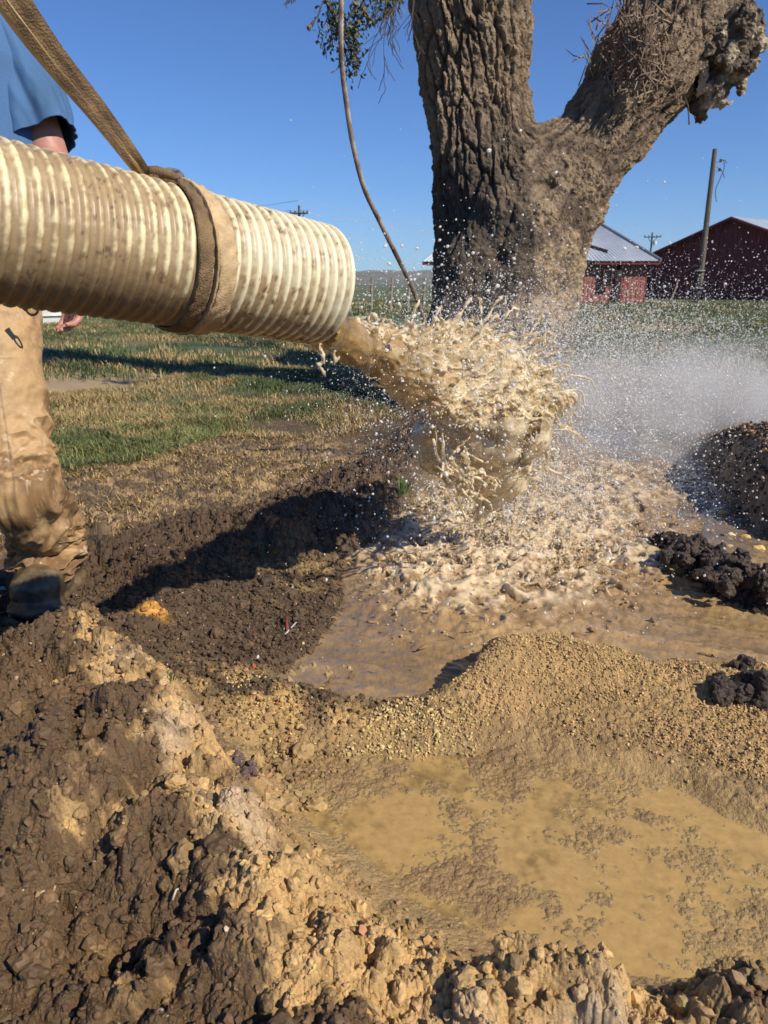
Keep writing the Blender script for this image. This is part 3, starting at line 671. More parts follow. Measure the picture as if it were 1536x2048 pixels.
for rr_, off in ((HR + .003, -.003), (HR + .004, .002), (HR - .001, .005), (HR - .008, .002), (HR - .0085, -.013)):
    rows.append(np.array(HB) + np.array(ax) * off + rr_ * (np.cos(tr_)[:, None] * E1 + np.sin(tr_)[:, None] * E2))
mesh_np('cut_rim', np.concatenate(rows) - np.array(HA), gridq(5, k, True), pmat('cream_plastic_edge', (.70, .65, .45), .4), hose)

# ------------------------------------------------------------------ sling: webbing round the hose and up out of the picture
web = pmat('dirty_webbing', (.20, .14, .08), .9)
N, L, b = nodes(web); t = N.new('ShaderNodeTexCoord'); n = N.new('ShaderNodeTexNoise'); n.inputs['Scale'].default_value = 35; n.inputs['Detail'].default_value = 8
L.new(t.outputs['Object'], n.inputs[0]); cr = N.new('ShaderNodeValToRGB'); L.new(n.outputs[0], cr.inputs[0])
cr.color_ramp.elements[0].position = .32; cr.color_ramp.elements[1].position = .68; cr.color_ramp.elements[0].color = (.10, .062, .032, 1); cr.color_ramp.elements[1].color = (.25, .165, .08, 1)
L.new(cr.outputs[0], b.inputs['Base Color']); wv = N.new('ShaderNodeTexNoise'); wv.inputs['Scale'].default_value = 420; bp = N.new('ShaderNodeBump'); bp.inputs['Strength'].default_value = .8; bp.inputs['Distance'].default_value = .003
L.new(t.outputs['Object'], wv.inputs[0]); L.new(wv.outputs[0], bp.inputs['Height']); L.new(bp.outputs[0], b.inputs['Normal'])
webl = pmat('pale_webbing', (.42, .30, .16), .9); noise_col(webl, (.36, .25, .13), (.62, .46, .26), scale=40, detail=6, bump=.5, bscale=400, dist=.002)
sling = empty('lifting_sling', HA + ax * .4, 'mud brown webbing sling choked around the cream hose and rising to the upper left', 'strap')
def ringband(name, s_mid, width, th, tilt, mat, r0, rough=.0015, tw=0):
    n = 200; prof = [(-.5, 0), (-.5, 1), (-.3, 1.15), (0, 1.05), (.3, 1.15), (.5, 1), (.5, 0)]; V = []; rg_ = random.Random(2)
    for i in range(n):
        a_ = 2 * math.pi * i / n; sc = s_mid + tilt[0] * math.cos(a_) + tilt[1] * math.sin(a_)
        dirv = e1 * math.cos(a_) + e2 * math.sin(a_)
        wv_ = width * (1 + .05 * math.sin(a_ * 5 + 1) - tw * max(0, math.cos(a_)) ** 3)
        for (u, v) in prof:
            V.append(tuple(axis(sc + u * wv_) + dirv * (r0 + v * th + .0018 * math.sin(a_ * 23 + u * 5) * v + .0012 * math.sin(i * 2.3) * v) - sling.location))
    mesh_np(name, V, gridq(n + 0, len(prof), False), mat, sling)
    return
def ringfull(name, s_mid, width, th, tilt, mat, r0, tw=0):
    prof = [(-.5, 0), (-.5, .9), (-.46, 1.1), (-.2, 1.2), (0, 1.1), (.2, 1.2), (.46, 1.1), (.5, .9), (.5, 0)]; n = 240; V = []
    for i in range(n):
        a_ = 2 * math.pi * i / n; sc = s_mid + tilt[0] * math.cos(a_) + tilt[1] * math.sin(a_); dv = e1 * math.cos(a_) + e2 * math.sin(a_)
        wv_ = width * (1 + .06 * math.sin(a_ * 5 + 1) - tw * max(0, math.cos(a_)) ** 2)
        for (u, v) in prof: V.append(tuple(axis(sc + u * wv_) + dv * (r0 + v * th + .0012 * math.sin(a_ * 29 + u * 9) * v) - sling.location))
    m_ = len(prof); V = np.array(V); Q = gridq(n + 1, m_) % (n * m_); mesh_np(name, V, Q[:, ::-1], mat, sling)
SB = .385 * K
ringfull('wrap_band', SB, .036 * K, .004, (-.012 * K, -.004 * K), web, HR + .005, .2)
ringfull('wrap_band', SB + .048 * K, .047 * K, .004, (-.022 * K, .004 * K), webl, HR + .005, .45)
ringfull('edge_cord', SB + .0225 * K, .005 * K, .0065, (-.017 * K, 0), webl, HR + .0045)
def spline(P_, n):
    out = []; m_ = len(P_)
    for i in range(m_ - 1):
        p0 = P_[max(0, i - 1)]; p1 = P_[i]; p2 = P_[i + 1]; p3 = P_[min(m_ - 1, i + 2)]
        for k_ in range(n):
            t = k_ / n; out.append(.5 * ((2 * p1) + (p2 - p0) * t + (2 * p0 - 5 * p1 + 4 * p2 - p3) * t * t + (3 * p1 - p0 - 3 * p2 + p3) * t ** 3))
    return out + [P_[-1]]
def ribbon(name, pts, widths, nrm, mat, th=.0018):
    V = []; P_ = [Vector(p) for p in pts]
    for i, p in enumerate(P_):
        wv_ = Vector(nrm[i]).normalized(); t_ = (P_[min(i + 1, len(P_) - 1)] - P_[max(0, i - 1)]).normalized(); wv_ = (wv_ - t_ * wv_.dot(t_)).normalized(); nn_ = t_.cross(wv_)
        for (u, v) in ((-.5, -.5), (-.5, .5), (-.25, .75), (0, .5), (.25, .75), (.5, .5), (.5, -.5), (0, -.5)):
            V.append(tuple(p + wv_ * u * widths[i] + nn_ * v * 2 * th - sling.location))
    n = len(P_); m_ = 8; i = np.arange(n - 1)[:, None]; j = np.arange(m_)[None]; j2 = (j + 1) % m_
    Q = np.stack([i * m_ + j, i * m_ + j2, (i + 1) * m_ + j2, (i + 1) * m_ + j], -1).reshape(-1, 4); mesh_np(name, V, Q, mat, sling, smooth=False)
def lerpv(L_, t):
    t = t * (len(L_) - 1); i = min(int(t), len(L_) - 2); f = t - i; return L_[i] * (1 - f) + L_[i + 1] * f
knotp = axis(SB - .013) + e1 * (HR + .012)
kd = (knotp - Vector((0, 0, CAMZ))).dot(Vector((0, CP, -SP)))
n_ = 60; up_pts = [D(-175, -330, 1.30 * K), D(-60, -140, 1.38 * K), D(30, 0, 1.45 * K), D(104, 105, 1.53 * K), D(192, 215, 1.62 * K), D(264, 312, kd - .05), D(292, 352, kd)]
vw = Vector((0, -CP, SP))
ups = spline(up_pts, 20); P1 = [lerpv(ups, i / n_) for i in range(n_ + 1)]
W1 = [(.050 - .031 * (i / n_) ** .8) * K / .66 for i in range(n_ + 1)]
N1 = [Vector((1, .0, .78)).lerp(Vector((.9, .35, .5)), i / n_) for i in range(n_ + 1)]
ribbon('upper_leg', P1, W1, N1, web)
P2 = [p + Vector((-.0145, .006, -.0125)) * (1 - .80 * i / n_) for i, p in enumerate(P1)]
N2 = [Vector((.55, -.75, .5)).lerp(Vector((.9, -.5, .6)), i / n_) for i in range(n_ + 1)]
ribbon('upper_leg', P2, [w_ * .62 for w_ in W1], N2, webl)
# knot and shackle on top of the hose
m = MB(); kp = [Vector(D(290, 350, kd)), Vector(D(305, 354, kd)), Vector(D(325, 358, kd - .01)), Vector(D(350, 366, kd - .015)), Vector(D(385, 392, kd - .0))]
m.tube(kp, [.008, .011, .0105, .010, .008], 12); m.tube([p + Vector((.007, -.008, .005)) for p in kp[:4]], [.005, .008, .007, .004], 10); m.build('knot', web, sling, True)
shk = empty('shackle', D(338, 352, kd), 'small rusty steel shackle pinned in the sling on top of the hose', 'shackle')
m = MB(); m.tube([D(318, 354, kd), D(322, 349, kd + .01), D(338, 346, kd + .02), D(353, 349, kd + .015), D(359, 356, kd + .005), D(354, 361, kd - .01), D(340, 358, kd - .012)], [.005, .006, .007, .0073, .0073, .0066, .005], 12)
rst = pmat('rusty_steel', (.16, .14, .12), .45, Metallic=.6); noise_col(rst, (.10, .085, .075), (.42, .36, .30), scale=60, detail=5, bump=.3, bscale=200, dist=.002); m.build('bow', rst, shk, True)
m = MB(); m.tube([D(318, 360, kd - .01), D(352, 366, kd - .012)], .004, 10); m.build('pin', rst, shk, True)

# ------------------------------------------------------------------ steel cable
cab_pts = [(686, -260, 2.60), (684, -60, 2.70), (682, 60, 2.76), (684, 130, 2.80), (692, 200, 2.85), (706, 290, 2.92), (728, 375, 3.0), (758, 440, 3.08), (795, 515, 3.2), (826, 580, 3.35), (850, 650, 3.5), (868, 740, 3.7), (880, 840, 3.9), (884, 940, 4.0)]
CPt = [D(*p) for p in cab_pts]
cp_ = spline(CPt, 60); m = MB(); acc = 0; fr = []; ref = Vector((1, 0, 0))
for i, p in enumerate(cp_):
    t = (cp_[min(i + 1, len(cp_) - 1)] - cp_[max(i - 1, 0)]).normalized(); ref = (ref - t * ref.dot(t)).normalized(); fr.append((p, ref.copy(), t.cross(ref), acc))
    if i + 1 < len(cp_): acc += (cp_[i + 1] - p).length
for k in range(6):
    m.tube([p + (a_ * math.cos(s_ * 62 + k * math.pi / 3) + b_ * math.sin(s_ * 62 + k * math.pi / 3)) * .0056 for p, a_, b_, s_ in fr], .0046, 7)
cabm = pmat('old_wire_rope', (.20, .15, .11), .55, Metallic=.35); noise_col(cabm, (.13, .085, .055), (.42, .36, .30), scale=18, detail=5)
tag(m.build('wire_rope', cabm, None, True), 'rusty twisted steel rope hanging down in front of the tree trunk', 'cable')

# ------------------------------------------------------------------ the tree
TY = 6.2
def T(px, py, dy=0): return PY(px, py, TY + dy)
ppm = F / ((TY) / 1.0)            # rough pixels per metre
def tr_r(wpx, py): r_ = ray(768, py); return wpx / 2 / F * (TY / r_.y)
tree = empty('tree', (TREE.x, TREE.y, 0), 'huge forked tree trunk with furrowed mud splashed bark and a broken stub', 'tree')
h_ = .02
s = SDF((-.35, TY - 1.6, -.15), (4.2, TY + 1.5, 4.3), h_)
base = [(985, 830, .0, 300), (990, 760, 0, 265), (995, 700, 0, 245), (1002, 620, 0, 238), (1010, 550, 0, 245), (1015, 480, .0, 245), (1005, 400, .02, 235)]
s.chain([T(a, b_, c) for a, b_, c, d in base], [tr_r(d, b_) for a, b_, c, d in base], .15)
left = [(1010, 560, .0, 230), (990, 420, 0, 215), (978, 330, 0, 205), (965, 230, .03, 206), (950, 120, .06, 212), (937, 20, .1, 224), (925, -100, .14, 222), (905, -330, .2, 200)]
s.chain([T(a, b_, c) for a, b_, c, d in left], [tr_r(d, b_) for a, b_, c, d in left], .12)
rightl = [(1040, 600, -.05, 100), (1055, 500, -.08, 140), (1090, 420, -.1, 160), (1143, 335, -.08, 165), (1212, 250, -.04, 162), (1282, 150, .0, 186), (1332, 70, .06, 190), (1362, 10, .1, 190), (1400, -80, .15, 185), (1450, -220, .25, 160)]
s.chain([T(a, b_, c) for a, b_, c, d in rightl], [tr_r(d, b_) for a, b_, c, d in rightl], .09)
for (a, b_, c, r_) in ((1090, 310, -.12, 58), (1070, 345, -.18, 70), (1045, 420, -.25, 75), (1095, 470, -.1, 50), (1125, 410, -.12, 48)): s.cap(T(a, b_, c), T(a + 6, b_ + 12, c), tr_r(r_ * 2, b_), tr_r(r_ * 2, b_), .16)
# root flare
rr = random.Random(2)
for k in range(9):
    a_ = k * 2 * math.pi / 9 + .2; q = TREE + Vector((math.cos(a_) * .75 - .12, math.sin(a_) * .9, -.12)); s.cap(T(975, 800) + Vector((math.cos(a_) * .30, math.sin(a_) * .36, .35)), q, .22, .10, .22)
for (a, b_, c, e_, f_, w0, w1) in ((935, 520, -.42, 885, 760, 50, 75), (1000, 560, -.5, 985, 790, 45, 55), (1050, 500, -.42, 1020, 760, 42, 50), (1070, 520, -.25, 1055, 740, 30, 35)):
    s.cap(T(a, b_, c), T(e_, f_, c - .12), tr_r(w0, b_), tr_r(w1, f_), .14)
# knots and hollows
for (a, b_, c, w_) in ((1108, 375, -.62, 42), (1170, 470, -.5, 28), (1000, 515, -.62, 34), (1225, 300, -.5, 24), (1020, 345, -.5, 18)):
    q = T(a, b_, c); rad = tr_r(w_ * 2, b_); sl = s.sub(np.array(q) - rad * 2.5, np.array(q) + rad * 2.5); x, y, z = s.axes(sl)
    d = np.sqrt((x[:, None, None] - q.x) ** 2 + (y[None, :, None] - q.y) ** 2 + (z[None, None, :] - q.z) ** 2) - rad
    kk_ = .06; A = s.A[sl]; hh_ = np.clip(.5 - .5 * (A + d) / kk_, 0, 1); s.A[sl] = A * (1 - hh_) + (-d) * hh_ + kk_ * hh_ * (1 - hh_)
s.A += s.noise(.55, 3, .035) + s.noise(.25, 4, .018)
TV, TQ = s.mesh()
def axis_coord(V, P_):
    P_ = [np.array(p) for p in P_]; best = np.full(len(V), 1e9); S_ = np.zeros(len(V)); A_ = np.zeros(len(V)); acc = 0
    for i in range(len(P_) - 1):
        a = P_[i]; e_ = P_[i + 1] - a; L_ = np.linalg.norm(e_); t = np.clip(((V - a) @ e_) / L_ ** 2, 0, 1); d = V - a - t[:, None] * e_
        dd = np.linalg.norm(d, axis=1); m_ = dd < best; best[m_] = dd[m_]; S_[m_] = (acc + t * L_)[m_]; acc += L_
        u = np.array([0, -1, 0.]) + e_ * e_[1] / L_ ** 2; u /= np.linalg.norm(u); v = np.cross(e_ / L_, u); A_[m_] = np.arctan2(d @ v, d @ u)[m_]
    return best, S_, A_
def normals(V, Q):
    n = np.zeros_like(V); a = V[Q[:, 2]] - V[Q[:, 0]]; b_ = V[Q[:, 3]] - V[Q[:, 1]]; fn = np.cross(a, b_)
    for k in range(4):
        for q in range(3): n[:, q] += np.bincount(Q[:, k], fn[:, q], len(V))
    return n / (np.linalg.norm(n, axis=1, keepdims=True) + 1e-9)
# refine once so the bark furrows have room
def subdiv(V, Q):
    E = np.concatenate([np.sort(Q[:, [i, (i + 1) % 4]], 1) for i in range(4)]); key = E[:, 0].astype(np.int64) * len(V) + E[:, 1]
    uk, inv = np.unique(key, return_inverse=True); ea = (uk // len(V)); eb = uk % len(V); mid = (V[ea] + V[eb]) / 2; fc = V[Q].mean(1)
    n = len(V); ei = (inv + n).reshape(4, -1).T; fi = np.arange(len(Q)) + n + len(mid)
    NQ = np.concatenate([np.stack([Q[:, k], ei[:, k], fi, ei[:, k - 1]], 1) for k in range(4)]); return np.concatenate([V, mid, fc]), NQ
TV, TQ = subdiv(TV, TQ)
NN = normals(TV, TQ)
pl_ = [T(a, b_, c) for a, b_, c, d in base[:4]] + [T(a, b_, c) for a, b_, c, d in left[1:]]; pr_ = [T(a, b_, c) for a, b_, c, d in base[:4]] + [T(a, b_, c) for a, b_, c, d in rightl[1:]]
dl, sl_, al = axis_coord(TV, pl_); dr_, sr_, ar_ = axis_coord(TV, pr_); wl = sm(-.12, .12, dr_ - dl)
def bark(S_, A_, rad, seed, lump):
    ca = np.cos(A_) * rad; sa_ = np.sin(A_) * rad; wob = .05 * fbm3(ca, sa_, S_ * .6, .3, 3, seed)
    f = fbm3(ca + wob, sa_ + wob, S_ * .16, .085, 3, seed + 1, .55); ridge = 1 - np.abs(f) * 3.2
    f2 = fbm3(ca + wob, sa_ - wob, S_ * .45, .05, 3, seed + 5, .6)
    pl2 = fbm3(ca, sa_, S_ * .9, .05, 3, seed + 9)
    def cracks(u, v, sc, st, sd_):
        u = u / sc; v = v / (sc * st); ui = np.floor(u); vi = np.floor(v); z_ = np.zeros_like(u); d1 = np.full_like(u, 9.); d2 = np.full_like(u, 9.); hid = np.zeros_like(u)
        for i in (-1, 0, 1):
            for j in (-1, 0, 1):
                a = ui + i; b_ = vi + j; dd = np.hypot(u - a - _h(a, b_, z_, sd_), v - b_ - _h(a, b_, z_, sd_ + 1)); m_ = dd < d1
                d2 = np.where(m_, d1, np.minimum(d2, dd)); hid = np.where(m_, _h(a, b_, z_, sd_ + 2), hid); d1 = np.where(m_, dd, d1)
        return sm(0, .30, d2 - d1), hid
    u = A_ * rad + .10 * fbm3(ca, sa_, S_ * .7, .25, 4, seed + 20); v = S_ + .1 * fbm3(ca, sa_, S_, .2, 3, seed + 25)
    c1, h1 = cracks(u, v, .105, 3.6, seed + 30); c2, h2 = cracks(u + .02 * fbm3(ca, sa_, S_, .04, 3, seed + 44), v, .05, 2.6, seed + 40)
    plate = c1 * (.55 + .6 * h1) + .45 * c2 * (.4 + .8 * h2)
    return np.clip(.5 * ridge, -.5, .5) * .6 + plate * 1.1 - .7, f2, pl2
rl, f2l, pll = bark(sl_, al, .5, 50, 0); rr2, f2r, plr = bark(sr_, ar_, .5, 70, 0)
lumpy = fbm3(TV[:, 0], TV[:, 1], TV[:, 2], .16, 5, 91, .62); fine = fbm3(TV[:, 0], TV[:, 1], TV[:, 2], .04, 4, 93, .6)
rid = wl * rl + (1 - wl) * rr2; f2 = wl * f2l + (1 - wl) * f2r; plt_ = wl * pll + (1 - wl) * plr
crot = 1 - sm(.25, .75, np.hypot(TV[:, 0] - T(1130, 380).x, (TV[:, 2] - T(1130, 380).z) * .8)); low = sm(1.7, 1.0, TV[:, 2])
furrow = wl * 1.0 + (1 - wl) * .45; furrow = furrow * (1 - .65 * crot) * (1 - .5 * low)
disp = .036 * (.25 + .75 * furrow) * (rid - .1) + .032 * (.4 + .6 * (1 - furrow)) * f2 + .035 * (1 - furrow) * lumpy + .016 * fine + .02 * np.clip(crot, 0, 1) * np.abs(lumpy) * 2
TVd = TV + NN * disp[:, None]
mudc = np.array((.29, .212, .135)); barkc = np.array((.13, .092, .06)); palec = np.array((.40, .29, .17)); wet_shade_c = np.array((.040, .033, .030)); mossc = np.array((.11, .105, .05))
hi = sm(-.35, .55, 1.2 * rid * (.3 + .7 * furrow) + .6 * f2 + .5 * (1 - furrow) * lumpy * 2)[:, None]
TC = barkc * (1 - hi) + mudc * hi; cv = sm(-.25, -.65, rid * (.3 + .7 * furrow) + .35 * f2)[:, None]; TC = TC * (1 - .6 * cv) + np.array((.035, .025, .018)) * .6 * cv  # crevice shade painted into the bark colour along the furrows
pm_ = (sm(1.55, 1.15, TV[:, 2]) * sm(-.15, .3, lumpy + .3 * f2 + .1) * .9)[:, None]; pm2 = (crot * sm(0, .4, lumpy))[:, None] * .6; pp = np.clip(pm_ + pm2 * .5, 0, 1); TC = TC * (1 - pp) + palec * pp
qx = (TV[:, 0] - T(935, 500).x) / .32; wet_shade_m = np.clip(sm(1.0, .2, qx + .5 * lumpy) * sm(2.3, 1.5, TV[:, 2] + .3 * lumpy), 0, 1)  # lower left flank coloured darker
q = T(1000, 512); shade_blob = sm(.20, .13, np.hypot(TV[:, 0] - q.x, (TV[:, 2] - q.z) * .62 ) + .05 * lumpy) * (TV[:, 1] < TY)  # shadow blob on the trunk front, painted into the bark colour
wet_shade_m = np.clip(wet_shade_m + shade_blob * .9 + .9 * sm(.80, .45, TV[:, 2] + .15 * lumpy), 0, 1)[:, None]; TC = TC * (1 - wet_shade_m * .8) + wet_shade_c * wet_shade_m * .8  # painted shadow, dark flank and wet foot share one dark tone
ms = (sm(.1, .5, fbm3(TV[:, 0], TV[:, 1], TV[:, 2], .3, 4, 97)) * (1 - wl) * sm(1.4, 2.2, TV[:, 2]))[:, None]; TC = TC * (1 - .5 * ms) + mossc * .5 * ms
TC = TC * (1 + .2 * fine)[:, None]
bark_m = col_mat('tree_bark', rough=.9, bump=1.0, bscale=22, dist=.05, var=.38, vscale=26)
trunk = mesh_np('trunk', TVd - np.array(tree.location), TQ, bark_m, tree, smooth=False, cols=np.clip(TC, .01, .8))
# broken stub
s = SDF((2.2, TY - .7, 2.1), (3.8, TY + .8, 3.35), .016)
s.chain([T(1375, 135, 0), T(1412, 120, -.1), T(1445, 95, -.15), T(1476, 62, -.15)], [.17, .175, .16, .11], .05)
s.chain([T(1400, 170, 0), T(1425, 175, -.1), T(1440, 160, -.12)], [.14, .12, .06], .04); s.chain([T(1375, 185, 0), T(1405, 200, -.05), T(1418, 212, -.05)], [.09, .075, .03], .03)
s.chain([T(1430, 60, -.2), T(1443, 28, -.2)], [.10, .03], .02); s.chain([T(1462, 85, -.2), T(1492, 48, -.2)], [.08, .03], .02); s.chain([T(1450, 120, -.1), T(1446, 148, -.1)], [.08, .03], .02)
s.A += s.noise(.16, 8, .04) + s.noise(.07, 9, .035) + s.noise(.035, 10, .018) - .02 * np.abs(s.noise(.05, 11, 1.)).astype(np.float32)
V, Q = s.mesh(); n3 = fbm3(V[:, 0], V[:, 1], V[:, 2], .12, 4, 12); n4 = fbm3(V[:, 0], V[:, 1], V[:, 2] * .4, .04, 3, 15)
cc = np.array((.16, .12, .085)) * (1 + .4 * n4)[:, None]; mw = sm(-.05, .2, n3 + .2 * n4)[:, None]; cc = cc * (1 - mw) + np.array((.58, .47, .33)) * mw
V, Q = subdiv(V, Q) if False else (V, Q); q0 = np.array(T(1385, 135)); q1 = np.array(T(1470, 60)); dd_ = (q1 - q0) / np.linalg.norm(q1 - q0); al_ = (V - q0) @ dd_; pp2 = V - q0 - al_[:, None] * dd_; fib = fbm3(pp2[:, 0], pp2[:, 1] + .12 * al_, pp2[:, 2], .045, 4, 18, .6); mesh_np('broken_stub', V + normals(V, Q) * (.02 * n4 + .05 * (.4 - np.abs(fib) * 2))[:, None] + dd_ * (.07 * np.clip(fib, -.5, 1) * sm(.2, .55, al_))[:, None] - np.array(tree.location), Q, bark_m, tree, smooth=False, cols=np.clip(cc, .01, .8))
# dead epicormic twigs on the right limb
m = MB(); rr = random.Random(12)
for i in range(300):
    px = rr.gauss(1268, 40); py = rr.gauss(95, 48)
    if py < -20: continue
    p = T(px, py, -.52 - .04 * rr.random() + .004 * abs(px - 1290)); ln = rr.uniform(.05, .17); d = Vector((rr.uniform(-.45, .25), rr.uniform(-.3, -.05), rr.uniform(-.5, 1))).normalized()
    q = p + d * ln * .5 + Vector((0, 0, rr.uniform(-.02, .03))); m.tube([p - d * .08, q, q + (d + Vector((rr.uniform(-.4, .4), 0, rr.uniform(-.3, .4)))).normalized() * ln * .5], [.006, .004, .002], 4, False)
twm = pmat('dead_twigs', (.24, .17, .12), .9); noise_col(twm, (.14, .09, .065), (.36, .27, .19), scale=4)
m.build('dead_twigs', twm, tree)
# crown above the frame: limbs, twigs and leaves, one cluster hangs into view
lmb = MB(); tips = []; rr = random.Random(21)
def limb(p, d, r, L_, lev):
    pts = [p]; rad = [r]; n = 6
    for i in range(n):
        d = (d + Vector((rr.uniform(-.22, .22), rr.uniform(-.22, .22), rr.uniform(-.12, .16)))).normalized(); p = p + d * L_ / n; pts.append(p); rad.append(r * (1 - .55 * (i + 1) / n))
        if lev < 3 and i > 0 and rr.random() < .75:
            limb(p, (d + Vector((rr.uniform(-1, 1), rr.uniform(-1, 1), rr.uniform(-.4, .6)))).normalized(), rad[-1] * .55, L_ * .6, lev + 1)
        if lev >= 2: tips.append((p, d))
    lmb.tube(pts, rad, 8 if lev < 2 else 5, False)
tl = T(905, -330, .2); trp = T(1450, -220, .25)
limb(tl, Vector((-.2, .3, 1)).normalized(), .44, 3.2, 0); limb(tl + Vector((0, 0, -.1)), Vector((-.9, .3, .7)).normalized(), .22, 3.0, 1); limb(trp, Vector((.5, .2, 1)).normalized(), .36, 3.0, 0); limb(tl + Vector((0, 0, .4)), Vector((-.8, .9, .5)).normalized(), .22, 3.2, 1)
limb(tl + Vector((0, 0, .8)), Vector((-.9, .2, .3)).normalized(), .16, 3.4, 1)
lmb.build('limbs', bark_m if False else pmat('upper_bark', (.13, .10, .075), .9), tree, True)
leafm = pmat('spring_leaves', (.055, .075, .02), .6); noise_col(leafm, (.035, .05, .012), (.16, .14, .045), scale=3, detail=3)
def leaf_quads(C_, Dv, sz, rng):
    n = len(C_); a = rng.normal(size=(n, 3)); a /= np.linalg.norm(a, axis=1, keepdims=True); a = a * .7 + Dv; a /= np.linalg.norm(a, axis=1, keepdims=True)
    b_ = np.cross(a, rng.normal(size=(n, 3))); b_ /= np.linalg.norm(b_, axis=1, keepdims=True); sz = sz[:, None]; nn_ = np.cross(a, b_)
    V = np.stack([C_, C_ + a * sz * .5 + b_ * sz * .28 + nn_ * sz * .06, C_ + a * sz, C_ + a * sz * .5 - b_ * sz * .28 + nn_ * sz * .06], 1).reshape(-1, 3)
    return V, np.arange(n * 4).reshape(-1, 4)
tp = np.array([list(t[0]) for t in tips]); rg = np.random.default_rng(4); idx = rg.integers(0, len(tp), 16000); C_ = tp[idx] + rg.normal(size=(len(idx), 3)) * .14
V, Q = leaf_quads(C_, np.array((0, 0, -.3)), rg.uniform(.04, .08, len(idx)), rg); crown = mesh_np('crown', V - np.array(tree.location), Q, leafm, tree, smooth=False)
# the cluster seen at the top of the picture
br = MB(); lf = []; rr = random.Random(33)
def twig(p, d, L_, r, lev, leafy, n=7):
    pts = [p]; rad = [r]
    for i in range(n):
        d = (d + Vector((rr.uniform(-.28, .28), rr.uniform(-.2, .2), rr.uniform(-.22, .14)))).normalized(); p = p + d * L_ / n; pts.append(p); rad.append(max(.0022, r * (1 - .8 * (i + 1) / n)))
        if lev < 2 and rr.random() < .8: twig(p, (d + Vector((rr.uniform(-1, 1), rr.uniform(-.5, .5), rr.uniform(-.9, .3)))).normalized(), L_ * .48, rad[-1] * .6, lev + 1, leafy, 5)
        if leafy and (lev > 0 or i > 2):
            for _ in range(rr.choice((0, 1, 1, 2))): lf.append(p + Vector((rr.gauss(0, .018), rr.gauss(0, .02), rr.gauss(0, .02))))
    br.tube(pts, rad, 5, False)
for (a, b_, c, e_, leafy) in ((640, -30, 670, 90, 1), (690, -50, 660, 60, 1), (720, -40, 690, 70, 1), (680, -60, 640, 40, 1), (745, -50, 735, 20, 1), (600, -20, 580, 12, 0), (840, -60, 800, 110, 0), (790, -40, 770, 40, 0), (830, -20, 790, 70, 0), (760, -30, 790, 60, 0), (800, -60, 770, 0, 1)):
    p0 = T(a, b_, -.6); p1 = T(c, e_, -.6); twig(p0, (p1 - p0).normalized(), (p1 - p0).length * 1.05, .009, 0, leafy)
for (a, b_) in ((690, -50), (640, -30), (840, -60), (760, -30), (600, -20)):
    p = T(a, b_, -.6); lim = tl + Vector((-.9, .2, .9)); br.tube([p, p.lerp(lim, .5) + Vector((0, 0, .3)), lim], [.009, .02, .04], 6, False)
bo = br.build('hanging_branch', pmat('twig_bark', (.08, .065, .05), .9), tree)
C_ = np.array([list(p) for p in lf]); V, Q = leaf_quads(C_, np.array((0, 0, -.5)), rg.uniform(.025, .045, len(C_)), rg); lo = mesh_np('leaves', V - np.array(tree.location), Q, leafm, bo, smooth=False)

# ------------------------------------------------------------------ the worker
FZ = float(ground(np.array([FOOT.x]), np.array([FOOT.y]), False)[0])
MS = 1.0; PX0 = -62; DEP = 1.95
def M(px, py, dd=0): return D(px, py, DEP + dd)
print('FZ', FZ); foot = Vector((FOOT.x - .02, FOOT.y + .08, FZ)); 
hipL = M(-6, 560, .03); kneeL = M(22, 880, .02); ankL = Vector((foot.x, foot.y + .06, FZ + .10)); pel = M(-62, 520, .05)
hipR = M(-140, 560, .05); kneeR = M(-190, 880, .05); ankR = Vector((M(-230, 1100).x, foot.y + .1, FZ + .10))
chest = M(-62, 190, .05); neck = M(-62, 5, .05); head = M(-62, -115, .0); shL = M(30, 95, .05); shR = M(-190, 70, .05)
elL = M(112, 350, .06); wrL = M(138, 548, .02); hdL = M(132, 610, .01)
man = empty('person', (pel.x, pel.y, FZ), 'person in a blue T-shirt and muddy tan work trousers standing behind the hose', 'person')
mo = np.array(man.location)
s = SDF((-1.75, 1.6, FZ - .02), (-.6, 2.5, 2.15), .0065)
s.chain([pel, M(-62, 400, .05), chest, M(-62, 60, .05)], [.13, .11, .13, .11], .06, (1.15, .85, 1)); s.chain([M(-62, 60, .05), neck, M(-62, -60, .03)], [.08, .06, .058], .03)
s.cap(head, head + Vector((0, -.01, .07)), .085, .09, .02, (.92, 1.1, 1.1)); s.cap(head + Vector((0, -.03, -.03)), head + Vector((0, -.05, -.07)), .065, .05, .03)
s.cap(head + Vector((0, -.10, .02)), head + Vector((0, -.12, -.005)), .012, .017, .012)
for sx in (-1, 1): s.cap(head + Vector((sx * .085, .01, .03)), head + Vector((sx * .092, .015, -.01)), .016, .012, .008); s.cap(head + Vector((sx * .032, -.098, .035)), head + Vector((sx * .034, -.098, .035)), .013, .013, .006)
s.cap(head + Vector((-.022, -.098, -.045)), head + Vector((.022, -.098, -.045)), .010, .010, .008)
for (sh, el, wr) in ((shL, elL, wrL), (shR, M(-235, 330, .02), M(-215, 500, -.16))):
    s.chain([M(-62, 60, .05).lerp(sh, .6), sh, el, wr], [.055, .052, .046, .03], .03)
for (hp, kn, an) in ((hipL, kneeL, ankL), (hipR, kneeR, ankR)): s.chain([hp, kn, an], [.075, .052, .038], .03)
